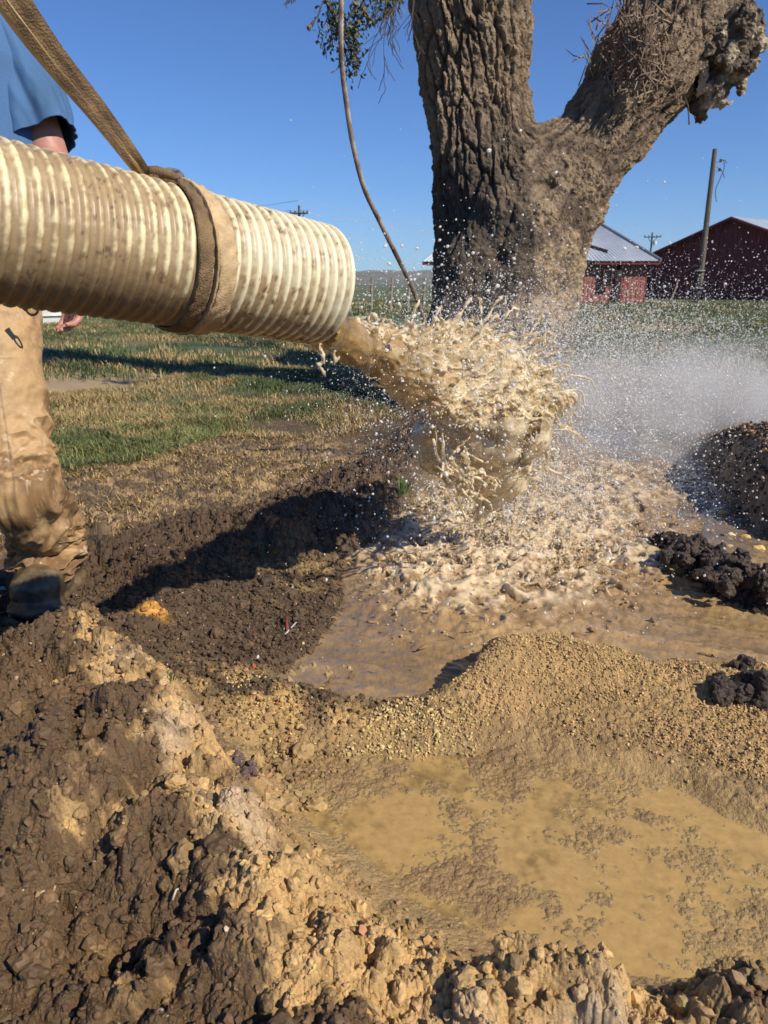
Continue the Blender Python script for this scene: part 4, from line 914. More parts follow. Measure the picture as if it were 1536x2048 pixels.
def hand(w, dirv, side, curl, fwd):
    d = (dirv).normalized(); a = side.normalized(); c = fwd.normalized()
    pc = w + d * .05; s.cap(w, pc, .026, .028, .01); 
    for k in (-1, -.33, .33, 1): s.cap(w + d * .03, w + d * .085 + a * k * .030, .014, .0135, .008)
    for k, ln in ((-1, .062), (-.33, .078), (.33, .082), (1, .070)):
        p = w + d * .085 + a * k * .031; cc_ = curl + .12 * k
        for j, f_ in enumerate((.42, .33, .25)):
            ang_ = cc_ * (j + .6); q = p + (d * math.cos(ang_) + c * math.sin(ang_)) * ln * f_; s.cap(p, q, .0102 - .001 * j, .0095 - .001 * j, .002); p = q
    p = w + d * .02 - a * -.026; q = p + (a * .8 + d * .6 + c * .4).normalized() * .04; s.cap(p, q, .014, .012, .008); s.cap(q, q + (d * .8 + c * .5 + a * .15).normalized() * .032, .0115, .0095, .003)
hand(wrL + Vector((0, 0, -.0)), Vector((.03, -.05, -1)), Vector((.85, -.5, 0)), .5, Vector((-.5, -.85, 0)))
hand(M(-215, 500, -.16), Vector((.1, -.5, -.8)), Vector((1, 0, 0)), .5, Vector((0, -.8, .3)))
V, Q = s.mesh(); skin = pmat('sunburnt_skin', (.46, .22, .16), .5, Subsurface_Weight=.12, Subsurface_Scale=.02); noise_col(skin, (.36, .16, .12), (.52, .27, .20), scale=12)
skin.node_tree.nodes['Principled BSDF'].inputs['Subsurface Radius'].default_value = (.8, .3, .2)
mesh_np('body', V - mo, Q, skin, man)
# trousers: swept rings with folds, bunched at the hem
def sweep(name, P_, Rx, Ry, mat, fold, parent=man, n=120, m_=160, seed=0, colf=None, rot=0, cap=False):
    P_ = [Vector(p) for p in P_]; t = np.linspace(0, 1, m_); pos = np.array([list(lerpv(P_, float(q))) for q in t])
    k = np.ones(9) / 9; pp_ = np.stack([np.convolve(np.pad(pos[:, q], 4, 'edge'), k, 'valid') for q in range(3)], 1); pos = pp_
    rx = np.interp(t, np.linspace(0, 1, len(Rx)), Rx); ry = np.interp(t, np.linspace(0, 1, len(Ry)), Ry); a_ = np.linspace(0, 2 * math.pi, n, endpoint=False)
    tg = np.gradient(pos, axis=0); tg /= np.linalg.norm(tg, axis=1, keepdims=True); u = np.array([1, 0, 0.]) - tg * tg[:, :1]; u /= np.linalg.norm(u, axis=1, keepdims=True); v = np.cross(tg, u)
    A2, T2 = np.meshgrid(a_, t); f = fold(A2, T2)
    V = pos[:, None] + (rx[:, None] + f)[..., None] * np.cos(A2)[..., None] * u[:, None] + (ry[:, None] + f)[..., None] * np.sin(A2)[..., None] * v[:, None]
    cols = colf(A2, T2, V, f) if colf else None
    inner = V * 1.0 - (np.cos(A2)[..., None] * u[:, None] + np.sin(A2)[..., None] * v[:, None]) * .004
    VV = np.concatenate([V[:1] * 0 + inner[:1], V, inner[::-1]]) if False else np.concatenate([V, inner[::-1]])
    if cols is not None: cols = np.concatenate([cols, cols[::-1]]).reshape(-1, 3)
    return mesh_np(name, VV.reshape(-1, 3) - mo, gridq(2 * m_, n, True), mat, parent, cols=cols)
def tfold(sd):
    def f(A2, T2):
        x = np.cos(A2) * .1; y = np.sin(A2) * .1
        a = fbm3(x, y, T2 * .9 + .25 * np.sin(A2 + sd) * .12, .09, 4, 200 + sd); r_ = np.abs(fbm3(x, y, T2 * 1.3 + .09 * np.sin(A2 * 1.0 + sd), .075, 3, 210 + sd))
        low = sm(.55, .95, T2); kn = np.exp(-((T2 - .52) / .10) ** 2)
        w_ = np.sin(T2 * 62 + 1.7 * np.sin(A2 + .8) + 3 * a) * sm(.82, .95, T2)
        return .011 * a + (.005 + .045 * low + .018 * kn) * (.10 - r_) * 2.2 + .007 * w_ + .010 * low
    return f
def tcol(A2, T2, V, f):
    sh_ = A2.shape; X = V.reshape(-1, 3); n1 = fbm3(X[:, 0], X[:, 1], X[:, 2], .12, 5, 220).reshape(sh_); n2 = fbm3(X[:, 0], X[:, 1], X[:, 2], .02, 4, 222, .65).reshape(sh_)
    c = np.array((.44, .285, .135)) * (1 + .2 * n1)[..., None]; d = (sm(.0, .45, n1 + .6 * T2 - .24 + .35 * n2))[..., None]; c = c * (1 - d) + np.array((.21, .12, .05)) * d
    sp = (sm(.30, .42, n2))[..., None] * .7; c = c * (1 - sp) + np.array((.55, .42, .26)) * sp
    for a0 in (1.25, 4.45):
        sl2 = np.exp(-((A2 - a0) / .022) ** 2)[..., None] * .6; c = c * (1 - sl2) + np.array((.13, .08, .035)) * sl2
    wz = sm(.86, 1, T2)[..., None] * .6; c = c * (1 - wz) + np.array((.17, .10, .05)) * wz
    return c
cloth = col_mat('muddy_canvas', rough=.62, bump=.5, bscale=160, dist=.003, var=.12, vscale=60)
hem = Vector((foot.x + .0, foot.y + .02, FZ + .085))
tro = empty('trousers', (0, 0, 0)); tro.parent = man
sweep('trouser_leg', [M(-2, 500, .03), M(-2, 600, .03), M(0, 700, .02), M(18, 800, .02), M(34, 900, .02), M(46, 980, .02), hem + Vector((-.005, 0, .13)), hem + Vector((0, -.005, .06)), hem], [.098, .096, .095, .092, .090, .092, .090, .086, .086], [.12, .115, .11, .105, .105, .11, .112, .115, .12], cloth, tfold(1), colf=tcol, m_=420, n=220, parent=tro)
hemR = ankR + Vector((0, -.03, -.02))
sweep('trouser_leg', [M(-125, 500, .03), M(-128, 600, .05), M(-150, 750, .05), M(-175, 900, .05), M(-205, 1010, .05), hemR], [.105, .11, .105, .10, .10, .095], [.12, .115, .11, .105, .11, .12], cloth, tfold(5), colf=tcol, m_=200, n=90, parent=tro)
sweep('seat', [M(-62, 440, .04), M(-62, 500, .04), M(-62, 560, .04), M(-62, 600, .04)], [.175, .185, .19, .15], [.135, .14, .14, .10], cloth, lambda A2, T2: A2 * 0, colf=tcol, m_=40, n=90, parent=tro)
m = MB(); pk_ = M(-2, 612, .0); 
cf = M(48, 700, -.02)
dk = pmat('black_key_fob', (.02, .02, .02), .4)
# shirt and sleeve
blue = col_mat('blue_cotton', rough=.85, bump=.3, bscale=260, dist=.002, var=.08, vscale=150)
def scol(A2, T2, V, f):
    sh_ = A2.shape; X = V.reshape(-1, 3); n1 = fbm3(X[:, 0], X[:, 1], X[:, 2], .15, 4, 230).reshape(sh_); q = M(75, 190, -.05); wet_ = np.exp(-(((X[:, 0] - q.x) / .035) ** 2 + ((X[:, 2] - q.z) / .07) ** 2)).reshape(sh_)
    c = np.array((.052, .13, .275)) * (1 + .15 * n1)[..., None]; wet_ = np.clip(wet_ * (1.1 + n1), 0, 1)[..., None] * .5; return c * (1 - wet_) + np.array((.035, .085, .14)) * wet_
def sfold(A2, T2):
    x = np.cos(A2) * .1; y = np.sin(A2) * .1; a = fbm3(x, y, T2 * .12, .06, 3, 240); return .022 * a * (.4 + T2) + .006 * np.sin(A2 * 3 + 1) * T2
shirt = empty('shirt', (0, 0, 0)); shirt.parent = man
sweep('shirt_body', [M(-62, 38, .05), M(-62, 70, .05), M(-62, 150, .05), M(-62, 300, .05), M(-62, 450, .05), M(-62, 560, .04)], [.07, .165, .185, .18, .19, .195], [.06, .115, .15, .15, .155, .155], blue, sfold, colf=scol, m_=160, n=150, parent=shirt)
sweep('sleeve', [M(-30, 50, .05), M(-5, 60, .05), M(25, 110, .05), M(52, 170, .05), M(76, 228, .05), M(97, 280, .05)], [.05, .070, .073, .075, .078, .083], [.07, .085, .085, .085, .086, .088], blue, sfold, colf=scol, m_=140, n=120, parent=shirt)
sweep('sleeve', [M(-130, 62, .05), M(-160, 66, .05), M(-185, 110, .05), M(-205, 180, .03), M(-225, 280, .01)], [.05, .078, .083, .085, .09], [.07, .085, .085, .085, .09], blue, sfold, colf=scol, m_=80, n=80, parent=shirt)
# hair and cap left plain: short brown hair, out of frame
s = SDF(tuple(np.array(head) - .2), tuple(np.array(head) + .25), .008); s.cap(head + Vector((0, .02, .05)), head + Vector((0, .015, .09)), .098, .098, .02, (.95, 1.1, 1.0))
q = head + Vector((0, -.10, -.02)); x, y, z = s.axes((slice(0, s.n[0]), slice(0, s.n[1]), slice(0, s.n[2])))
d = np.sqrt((x[:, None, None] - q.x) ** 2 + (y[None, :, None] - q.y) ** 2 + ((z[None, None, :] - q.z)) ** 2) - .105; s.A = np.maximum(s.A, -d).astype(np.float32); s.A += s.noise(.03, 5, .003)
V, Q = s.mesh(); mesh_np('hair', V - mo, Q, pmat('brown_hair', (.06, .04, .025), .7), man)
# boots
bootm = pmat('muddy_boot', (.09, .065, .04), .35); noise_col(bootm, (.05, .038, .025), (.26, .18, .09), scale=16, detail=8, lo=.4, hi=.75, bump=.7, bscale=40, dist=.006)
for (an, fwd) in ((ankL, Vector((.05, -1, 0)).normalized()), (ankR, Vector((-.3, -1, 0)).normalized())):
    an = Vector((an.x, an.y, FZ + .035)); s = SDF(tuple(np.array(an) - (.2, .34, .08)), tuple(np.array(an) + (.2, .2, .3)), .006)
    s.chain([an + Vector((0, 0, .2)), an + Vector((0, 0, .08)), an + Vector((0, .03, .03))], [.062, .06, .052], .03); s.chain([an + Vector((0, 0, .05)), an + fwd * .09 + Vector((0, 0, .045)), an + fwd * .16 + Vector((0, 0, .030))], [.062, .068, .066], .03, (1, 1, .95))
    s.cap(an + fwd * .155 + Vector((0, 0, .035)), an + fwd * .17 + Vector((0, 0, .03)), .066, .060, .02); s.chain([an + Vector((0, .02, -.01)), an + fwd * .19 - Vector((0, 0, .01))], [.066, .07], .01, (1, 1, .4))
    s.A += s.noise(.04, 11, .004) + s.noise(.015, 12, .0018); V, Q = s.mesh(); mesh_np('boot', V - mo, Q, bootm, man)
# keys clipped at the pocket
kr = MB(); q = M(64, 618, -.13); n = 18; kr.tube([q + Vector((.014 * math.cos(i * 6.283 / n), 0, .014 * math.sin(i * 6.283 / n))) for i in range(n + 1)], .003, 6)
kr.tube([q + Vector((-.012, 0, 0)), q + Vector((-.03, .0, .02))], .008, 6); kr.build('key_ring', dk, man)

# ------------------------------------------------------------------ grass
def blades(n, px_rng, poly, hmin, hmax, wd, seed, cfun, clump=.5, lean=.5, ymask=None, allow=None):
    rg = np.random.default_rng(seed); P_ = np.asarray(poly); lo = P_.min(0); hi_ = P_.max(0)
    x = rg.uniform(lo[0], hi_[0], n * 4); y = rg.uniform(lo[1], hi_[1], n * 4)
    # denser near the viewer
    d = polysd(x, y, poly); k = (d < 0) & (np.abs(x) < y * .62 + .3); nn = fbm2(x, y, clump, 3, seed); k &= nn + rg.uniform(-.35, .35, len(x)) > -.12
    if allow is not None: k &= allow(x, y)
    x = x[k][:n]; y = y[k][:n]; z = ground(x, y, False); nn = nn[k][:n]; m_ = len(x)
    h = rg.uniform(hmin, hmax, m_) * (1 + .5 * nn); a = rg.uniform(0, 6.283, m_); ln = rg.uniform(.1, lean * 2, m_) ; w_ = wd * rg.uniform(.6, 1.3, m_)
    wa = a + 1.57 + rg.uniform(-.6, .6, m_)
    dx = np.cos(a) * ln * h; dy = np.sin(a) * ln * h; wx_ = np.cos(wa) * w_ / 2; wy_ = np.sin(wa) * w_ / 2
    V = np.stack([np.stack([x - wx_, y - wy_, z - .005], 1), np.stack([x + wx_, y + wy_, z - .005], 1), np.stack([x + wx_ * .8 + dx * .35, y + wy_ * .8 + dy * .35, z + h * .6], 1),
                  np.stack([x - wx_ * .8 + dx * .35, y - wy_ * .8 + dy * .35, z + h * .6], 1), np.stack([x + dx + wx_ * .15, y + dy + wy_ * .15, z + h * .95], 1), np.stack([x + dx - wx_ * .15, y + dy - wy_ * .15, z + h * .95], 1)], 1)
    i = np.arange(m_)[:, None] * 6; Q = np.concatenate([i + np.array([0, 1, 2, 3]), i + np.array([3, 2, 4, 5])]); c = cfun(x, y, rg)
    return V.reshape(-1, 3), Q, np.repeat(c, 6, 0)
def gcol(bias):
    def f(x, y, rg):
        n = fbm2(x, y, .5, 3, 300) + fbm2(x, y, 2.2, 3, 301) * .7 + bias + rg.normal(0, .16, len(x)); g = sm(-.15, .25, n)[:, None]
        gr = np.array((.085, .115, .035)) * rg.uniform(.6, 1.4, (len(x), 1)); dr = np.array((.40, .29, .12)) * rg.uniform(.5, 1.3, (len(x), 1)); return dr * (1 - g) + gr * g
    return f
grassm = col_mat('grass_blades', rough=.55, var=.1)
sets = []
sets.append(blades(60000, None, HUMM, .02, .055, .006, 1, gcol(-.02), .35, .8))
sets.append(blades(16000, None, MUDZ, .01, .028, .006, 3, lambda x, y, rg: np.array((.40, .28, .12)) * rg.uniform(.4, 1.3, (len(x), 1)), .2, 1.2))
FIELD = [(-8, 7.2), (-3.5, 7.4), (-1, 8.2), (0, 9.5), (0.6, 12), (1.5, 20), (-16, 24), (-14, 12)]
sets.append(blades(45000, None, FIELD, .04, .09, .012, 5, gcol(.15), 1.2, .6))
FIELDR = [(2.2, 9.5), (4, 8.0), (6, 7.5), (14, 20), (17, 34), (6, 34), (4, 20)]
sets.append(blades(40000, None, FIELDR, .05, .11, .016, 6, gcol(.35), 1.5, .6))
FAR = [(-26, 24), (1.5, 24), (6, 34), (17, 34), (30, 50), (-30, 50)]
sets.append(blades(26000, None, FAR, .08, .16, .045, 7, gcol(.3), 3, .5))
sets.append(blades(8000, None, gp([(60, 975), (330, 940), (500, 880), (420, 830), (120, 870)]), .03, .06, .005, 11, lambda x, y, rg: np.array((.12, .15, .045)) * rg.uniform(.5, 1.6, (len(x), 1)) + np.array((.16, .10, .04)) * (rg.uniform(0, 1, (len(x), 1)) < .35), .3, .9))
off = 0; VV = []; QQ = []; CC = []
for V, Q, c in sets: VV.append(V); QQ.append(Q + off); CC.append(c); off += len(V)
gr = mesh_np('grass', np.concatenate(VV), np.concatenate(QQ), grassm, cols=np.concatenate(CC), smooth=False); tag(gr, 'short green and straw coloured grass covering the field and hummocks', 'grass', kind='stuff')
# tufts that can be told apart
rg = np.random.default_rng(9)
def tuft(px, py, n, hh_, rad, green, label, z=.1):
    p = G(px, py, z); p.z = float(ground(np.array([p.x]), np.array([p.y]))[0]); V = []; Fc = []; m = MB()
    for i in range(n):
        a = rg.uniform(0, 6.28); r_ = rad * math.sqrt(rg.uniform()); b0 = Vector((p.x + r_ * math.cos(a), p.y + r_ * math.sin(a), p.z - .01)); d = Vector((math.cos(a) * rg.uniform(.1, .8), math.sin(a) * rg.uniform(.1, .8), 1)); h_b = hh_ * rg.uniform(.5, 1.1)
        w_ = Vector((math.sin(a), -math.cos(a), 0)) * .0022; t_ = b0 + d * h_b; md = b0.lerp(t_, .55) + Vector((0, 0, h_b * .12)); m.add([b0 - w_, b0 + w_, md + w_ * .8, md - w_ * .8, t_], [(0, 1, 2, 3), (3, 2, 4)])
    tag(m.build('grass_tuft', pmat('tuft_green', green, .5)), label, 'grass tuft')
tuft(800, 985, 90, .07, .05, (.09, .17, .04), 'small bright green grass tuft on the dark bank left of the splash', .1)
tuft(790, 1035, 110, .05, .06, (.06, .09, .03), 'low dark grass clump at the left edge of the churning water', .05)
tuft(520, 1085, 60, .035, .05, (.10, .14, .04), 'sparse grass tuft beside the yellow sandy patch on the dark bank', .12)
tuft(335, 1400, 40, .02, .02, (.12, .15, .05), 'tiny grass sprig beside the muddy mound and the tan granules', .08)

# ------------------------------------------------------------------ crumbs, granules and pebbles lying on the ground
def ico(sub):
    import bmesh
    bm = bmesh.new(); bmesh.ops.create_icosphere(bm, subdivisions=sub, radius=1); V = np.array([v.co[:] for v in bm.verts]); Fc = np.array([[v.index for v in f.verts] for f in bm.faces]); bm.free(); return V, Fc
I1 = ico(1); I2 = ico(2); I3 = ico(3)
def scatter_mesh(name, P_, rad, mat, cols, base=I1, jitter=.25, flat=.75, seed=0, smooth=False, stretch=None):
    rg = np.random.default_rng(seed); V0, F0 = base; n = len(P_); ax_ = rg.normal(size=(n, 3)); ax_ /= np.linalg.norm(ax_, axis=1, keepdims=True); th_ = rg.uniform(0, 6.28, n)
    K = np.zeros((n, 3, 3)); K[:, 0, 1] = -ax_[:, 2]; K[:, 0, 2] = ax_[:, 1]; K[:, 1, 0] = ax_[:, 2]; K[:, 1, 2] = -ax_[:, 0]; K[:, 2, 0] = -ax_[:, 1]; K[:, 2, 1] = ax_[:, 0]
    Rm = np.eye(3)[None] + np.sin(th_)[:, None, None] * K + (1 - np.cos(th_))[:, None, None] * (K @ K)
    sc = rg.uniform(1 - jitter, 1 + jitter, (n, 1, 3)) * np.array([1, 1, flat]); vv = V0[None] * (1 + rg.uniform(-jitter, jitter, (n, len(V0), 1)) * (0 if smooth else .8)) * sc
    vv = np.einsum('nij,nkj->nki', Rm, vv)
    if stretch is not None: vv = vv + stretch[:, None, :] * np.einsum('nki,ni->nk', vv, stretch)[..., None]
    V = (vv * rad[:, None, None] + P_[:, None, :]).reshape(-1, 3); Fc = (F0[None] + (np.arange(n) * len(V0))[:, None, None]).reshape(-1, 3)
    return mesh_np(name, V, Fc, mat, cols=np.repeat(cols, len(V0), 0) if cols is not None else None, smooth=smooth)
def onground(x, y, rad, sink=.3): return np.stack([x, y, ground(x, y) + rad * (1 - sink)], 1)
def cand(n, poly, seed, dens=None):
    rg = np.random.default_rng(seed); P_ = np.asarray(poly); lo = P_.min(0); hi_ = P_.max(0); x = rg.uniform(lo[0], hi_[0], n); y = rg.uniform(lo[1], hi_[1], n); k = polysd(x, y, poly) < rg.normal(0, .03, n)
    k &= (np.abs(x) < .56 * y + .15)
    if dens is not None: k &= rg.uniform(0, 1, n) < dens(x, y)
    return x[k], y[k], rg
stone_m = col_mat('crumbs', rough=.75, bump=.3, bscale=300, dist=.002, var=.2, vscale=200)
# tan granules on the sand mound and the strip left of it
PX, PR, PC = [], [], []
def put(x, y, rg, rmin, rmax, c, pw=2.5, sink=.35, own=0):
    r_ = rmin + (rmax - rmin) * rg.uniform(0, 1, len(x)) ** pw; PX.append(onground(x, y, r_, sink)); PR.append(r_); base_c = np.array(c)[None] * (1 - own) + ground(x, y, False, True)[1] * own if own else np.array(c)[None]; PC.append(base_c * rg.uniform(.55, 1.25, (len(x), 1)) * (1 + rg.normal(0, .05, (len(x), 3))))
x, y, rg = cand(46000, SANDA, 1, lambda x, y: sm(-.45, .25, fbm2(x, y, .12, 4, 400) + .35 * np.exp(-(lined(x, y, SANDR) / .12) ** 2))); put(x, y, rg, .0007, .0034, (.50, .34, .145), 3)
x, y, rg = cand(16000, GRAN, 2, lambda x, y: sm(-.1, .3, fbm2(x, y, .15, 4, 401))); put(x, y, rg, .0010, .0048, (.56, .41, .18), 3)
x, y, rg = cand(3000, PUDDLE, 3, lambda x, y: .5 * sm(.0, .3, fbm2(x, y, .2, 4, 402)) * sm(1.15, 1.6, y)); put(x, y, rg, .0008, .003, (.40, .28, .13))
NEAR = gp([(-100, 1240), (700, 1100), (760, 1350), (560, 1600), (1000, 1950), (1700, 2000), (1700, 2400), (-200, 2400)], .08)
x, y, rg = cand(42000, NEAR, 4); put(x, y, rg, .0010, .0075, (.11, .075, .045), 4.5, .5, .85); x, y, rg = cand(1500, NEAR, 5); put(x, y, rg, .001, .0045, (.46, .36, .24), 3)
DARK = gp([(150, 1190), (450, 1040), (800, 900), (830, 1000), (690, 1130), (720, 1380), (500, 1400), (250, 1300)], .08)
x, y, rg = cand(30000, DARK, 6); put(x, y, rg, .0012, .009, (.075, .047, .03), 5, .4, .7); x, y, rg = cand(3500, DARK, 7); put(x, y, rg, .0008, .0038, (.42, .31, .17), 4)
GM = gp([(1395, 860), (1536, 810), (1750, 800), (1800, 1150), (1536, 1080), (1440, 960)], .06)
x, y, rg = cand(40000, GM, 8); put(x, y, rg, .003, .012, (.075, .052, .036), 2.5, .2); x, y, rg = cand(16000, GM, 9, lambda x, y: sm(.9, 1.9, x)); put(x, y, rg, .003, .012, (.36, .22, .10), 2.5, .2)
CLP = gp([(1310, 1090), (1400, 1080), (1500, 1120), (1560, 1190), (1540, 1230), (1400, 1200)], .04)
x, y, rg = cand(6000, CLP, 10); put(x, y, rg, .003, .012, (.032, .02, .014), 2, .2)
P_ = np.concatenate(PX); r_ = np.concatenate(PR); c_ = np.clip(np.concatenate(PC), .01, .8)
g_ = scatter_mesh('soil_crumbs', P_, r_, stone_m, c_, I1, .42, .75, 3); tag(g_, 'loose crumbs of dark soil and tan grit strewn over the ground', 'crumbs', kind='stuff')

x, y, rgc = cand(1500, NEAR, 44, lambda x, y: sm(-.2, .3, fbm2(x, y, .3, 3, 430))); rc = .005 + .014 * rgc.uniform(0, 1, len(x)) ** 3; gc = ground(x, y, False, True)[1]; V0, F0 = I3; PP = onground(x, y, rc, .8)
sc3 = rgc.uniform(.65, 1.35, (len(x), 1, 3)); VV3 = V0[None] * sc3 * rc[:, None, None] + PP[:, None, :]; fl = VV3.reshape(-1, 3); no = np.repeat(V0[None], len(x), 0).reshape(-1, 3); nn3 = fbm3(fl[:, 0], fl[:, 1], fl[:, 2], .010, 4, 620, .65)
fl = fl + no * (nn3 * .8 * np.repeat(rc, len(V0)))[:, None]; F3 = (F0[None] + (np.arange(len(x)) * len(V0))[:, None, None]).reshape(-1, 3)
cl_ = np.repeat(gc * rgc.uniform(.75, 1.2, (len(x), 1)), len(V0), 0) * (1 + .5 * nn3)[:, None]; o = mesh_np('soil_lumps', fl, F3, stone_m, cols=np.clip(cl_, .01, .8), smooth=False); tag(o, 'crumbly soil lumps pressed into the near mud bank', 'lumps', kind='stuff')
# stones one can tell apart
def stone(px, py, r_, col, label, z=.02, cat='stone', name='stone', sd=0, sx=1, grp=None):
    p = G(px, py, z); rg = np.random.default_rng(sd + int(px)); V0, F0 = I3; n = fbm3(V0[:, 0], V0[:, 1], V0[:, 2], .9, 4, int(px)) ; n2 = fbm3(V0[:, 0], V0[:, 1], V0[:, 2], .3, 3, int(px) + 1)
    V = V0 * (1 + .55 * n + .16 * n2)[:, None] * np.array([sx, 1, .7]) * r_; zz = max(float(ground(np.array([p.x]), np.array([p.y]), False)[0]), -.005)
    c = np.array(col)[None] * (1 + .5 * n2)[:, None]; o = mesh_np(name, V, F0, stone_m, cols=np.clip(c, .01, .85), smooth=True); o.location = (p.x, p.y, zz + r_ * .35); tag(o, label, cat, grp)
yel = (.60, .38, .12); whi = (.66, .60, .50)
ST = [(1374, 1005, .017, yel, 'small yellow stone in shallow water nearest the foam on the right'), (1447, 1021, .026, yel, 'largest yellow stone standing in the dark shallow water at the right'), (1420, 938, .014, (.5, .28, .12), 'orange pebble on the dark gravel above the shallows'),
      (1444, 965, .013, whi, 'white pebble at the foot of the dark gravel mound'), (1463, 1063, .018, (.66, .56, .30), 'pale yellow flat stone below the largest yellow stone'), (1492, 1066, .018, yel, 'upright yellow stone right of the pale flat stone'),
      (1460, 1085, .016, (.55, .40, .18), 'half sunk ochre stone beside the dark clods'), (1518, 1090, .025, (.68, .50, .16), 'bright yellow stone near the right edge above the dark clod'), (1494, 1034, .012, whi, 'round white pebble at the waterline left of the right edge'),
      (1514, 1017, .015, (.55, .33, .12), 'orange stone on the gravel near the right edge'), (1474, 950, .014, (.6, .42, .2), 'tan chip on the gravel mound slope'), (1490, 972, .012, (.62, .52, .36), 'cream pebble on the lower gravel slope')]
for px, py, r_, c, lb in ST: stone(px, py, r_, c, lb)
stone(353, 1200 + 375 - 0, .0, yel, 'x') if False else None
stone(235, 1578, .007, (.72, .66, .55), 'small white pebble stuck in the muddy mound at the left', .2)
stone(300, 1222, .022, (.55, .28, .06), 'orange crumbly lump on the dark bank right of the boot', .10, 'clod', 'clod', sx=1.8)
stone(530, 1110, .020, (.06, .04, .03), 'round dark clod beside the yellow sandy patch', .14, 'clod', 'clod')
stone(642, 1390, .007, yel, 'yellow pebble in the shallow wash below the little splashes', .01); stone(600, 1462, .009, (.55, .38, .14), 'ochre pebble among the tan granules above the puddle', .02)
stone(512, 1343, .010, (.45, .10, .04), 'small brick red chip left of the little splashes', .02)
# black wet clods
def clod(px, py, r_, z, label, sx=1.2, sz=.8, col=(.05, .033, .022), sd=1):
    p = G(px, py, z); s = SDF((-r_ * 2.2 * max(1, sx), -r_ * 2.2, -r_ * 1.2), (r_ * 2.2 * max(1, sx), r_ * 2.2, r_ * 2), r_ / 20); rr = random.Random(sd)
    for i in range(26):
        q = Vector((rr.gauss(0, .48) * r_ * sx, rr.gauss(0, .42) * r_, 0)); q.z = rr.uniform(-.3, .62) * r_ * sz * max(.1, 1 - (q.x / sx / r_) ** 2 - (q.y / r_) ** 2); s.cap(q, q + Vector((rr.uniform(-.2, .2), rr.uniform(-.2, .2), rr.uniform(-.1, .1))) * r_, r_ * rr.uniform(.12, .34), r_ * rr.uniform(.1, .25), r_ * .06)
    s.A += s.noise(r_ * .32, sd, r_ * .08) + s.noise(r_ * .15, sd + 1, r_ * .075) + s.noise(r_ * .08, sd + 2, r_ * .035); V, Q = s.mesh(); n = fbm3(V[:, 0], V[:, 1], V[:, 2], r_ * .4, 4, sd); cc = np.array(col) * (1 + .7 * n)[:, None]
    NV = normals(V, Q); V = V + NV * (r_ * .10 * fbm3(V[:, 0], V[:, 1], V[:, 2], r_ * .12, 3, sd + 5))[:, None]
    o = mesh_np('clod', V, Q, col_m, cols=np.clip(cc, .008, .8), smooth=False); o.location = (p.x, p.y, max(float(ground(np.array([p.x]), np.array([p.y]), False)[0]), -.02) + r_ * .1); tag(o, label, 'clod')
col_m = col_mat('wet_clod', rough=.6, bump=1.0, bscale=120, dist=.006, var=.25, vscale=60)
clod(1395, 1120, .085, .05, 'black wet clod heap rising from the water at the right', 1.5, .75, sd=3); clod(1470, 1165, .09, .05, 'black crumbly clod heap closest to the right edge below the yellow stones', 1.4, .8, sd=5); clod(1540, 1205, .07, .03, 'dark clod cut by the right edge beside the flowing water', sd=6)
clod(1510, 1385, .075, .06, 'dark brown clod at the right edge behind the sand mound', 1.4, .7, (.05, .033, .024), sd=8); clod(665, 1268, .026, .01, 'larger black clod half in the shallow water beside the twigs', 1.2, .8, sd=9); clod(685, 1240, .016, .01, 'smaller black clod just behind the larger one by the twigs', sd=10)
clod(718, 1282, .010, .0, 'little black lump in the shallow water right of the black clods', sd=11); clod(1348, 1070, .022, .0, 'small drowned dark clod left of the black heap', sd=12); clod(1420, 1060, .03, .0, 'low dark clod just behind the black heap', sd=13); clod(1382, 985, .025, .0, 'dark lump behind the small yellow stone in the shallows', sd=14)
clod(470, 1480 + 80, .035, .08, 'purple brown clod on the puddle edge beside the mound', 1.2, .8, (.13, .09, .075), sd=16)
# twigs
m = MB(); tp_ = [G(572, 1232, .05), G(575, 1262, .03), G(578, 1290, .01)]; m.tube(tp_, [.0045, .005, .0035], 7); tag(m.build('stick', pmat('red_brown_stick', (.25, .06, .035), .6), None, True), 'short red brown stick poking up out of the dark mud', 'stick')
m = MB(); m.tube([G(538, 1300, .015), G(562, 1278, .025), G(592, 1245, .04)], .0025, 6); tag(m.build('straw', pmat('grey_straw', (.50, .50, .50), .6), None, True), 'pale grey straw crossing behind the red brown stick', 'straw')
m = MB(); m.tube([G(515, 1293, .01), G(525, 1283, .022), G(537, 1276, .02)], .0018, 6); tag(m.build('straw', pmat('white_straw', (.62, .60, .56), .6), None, True), 'short white bent straw left of the grey one', 'straw')
m = MB(); m.tube([G(345, 1800, .14), G(352, 1780, .15), G(362, 1775, .145)], .0016, 6); tag(m.build('root', pmat('pale_root', (.55, .45, .30), .7), None, True), 'thin pale root sticking out of the dark foreground mud', 'root')

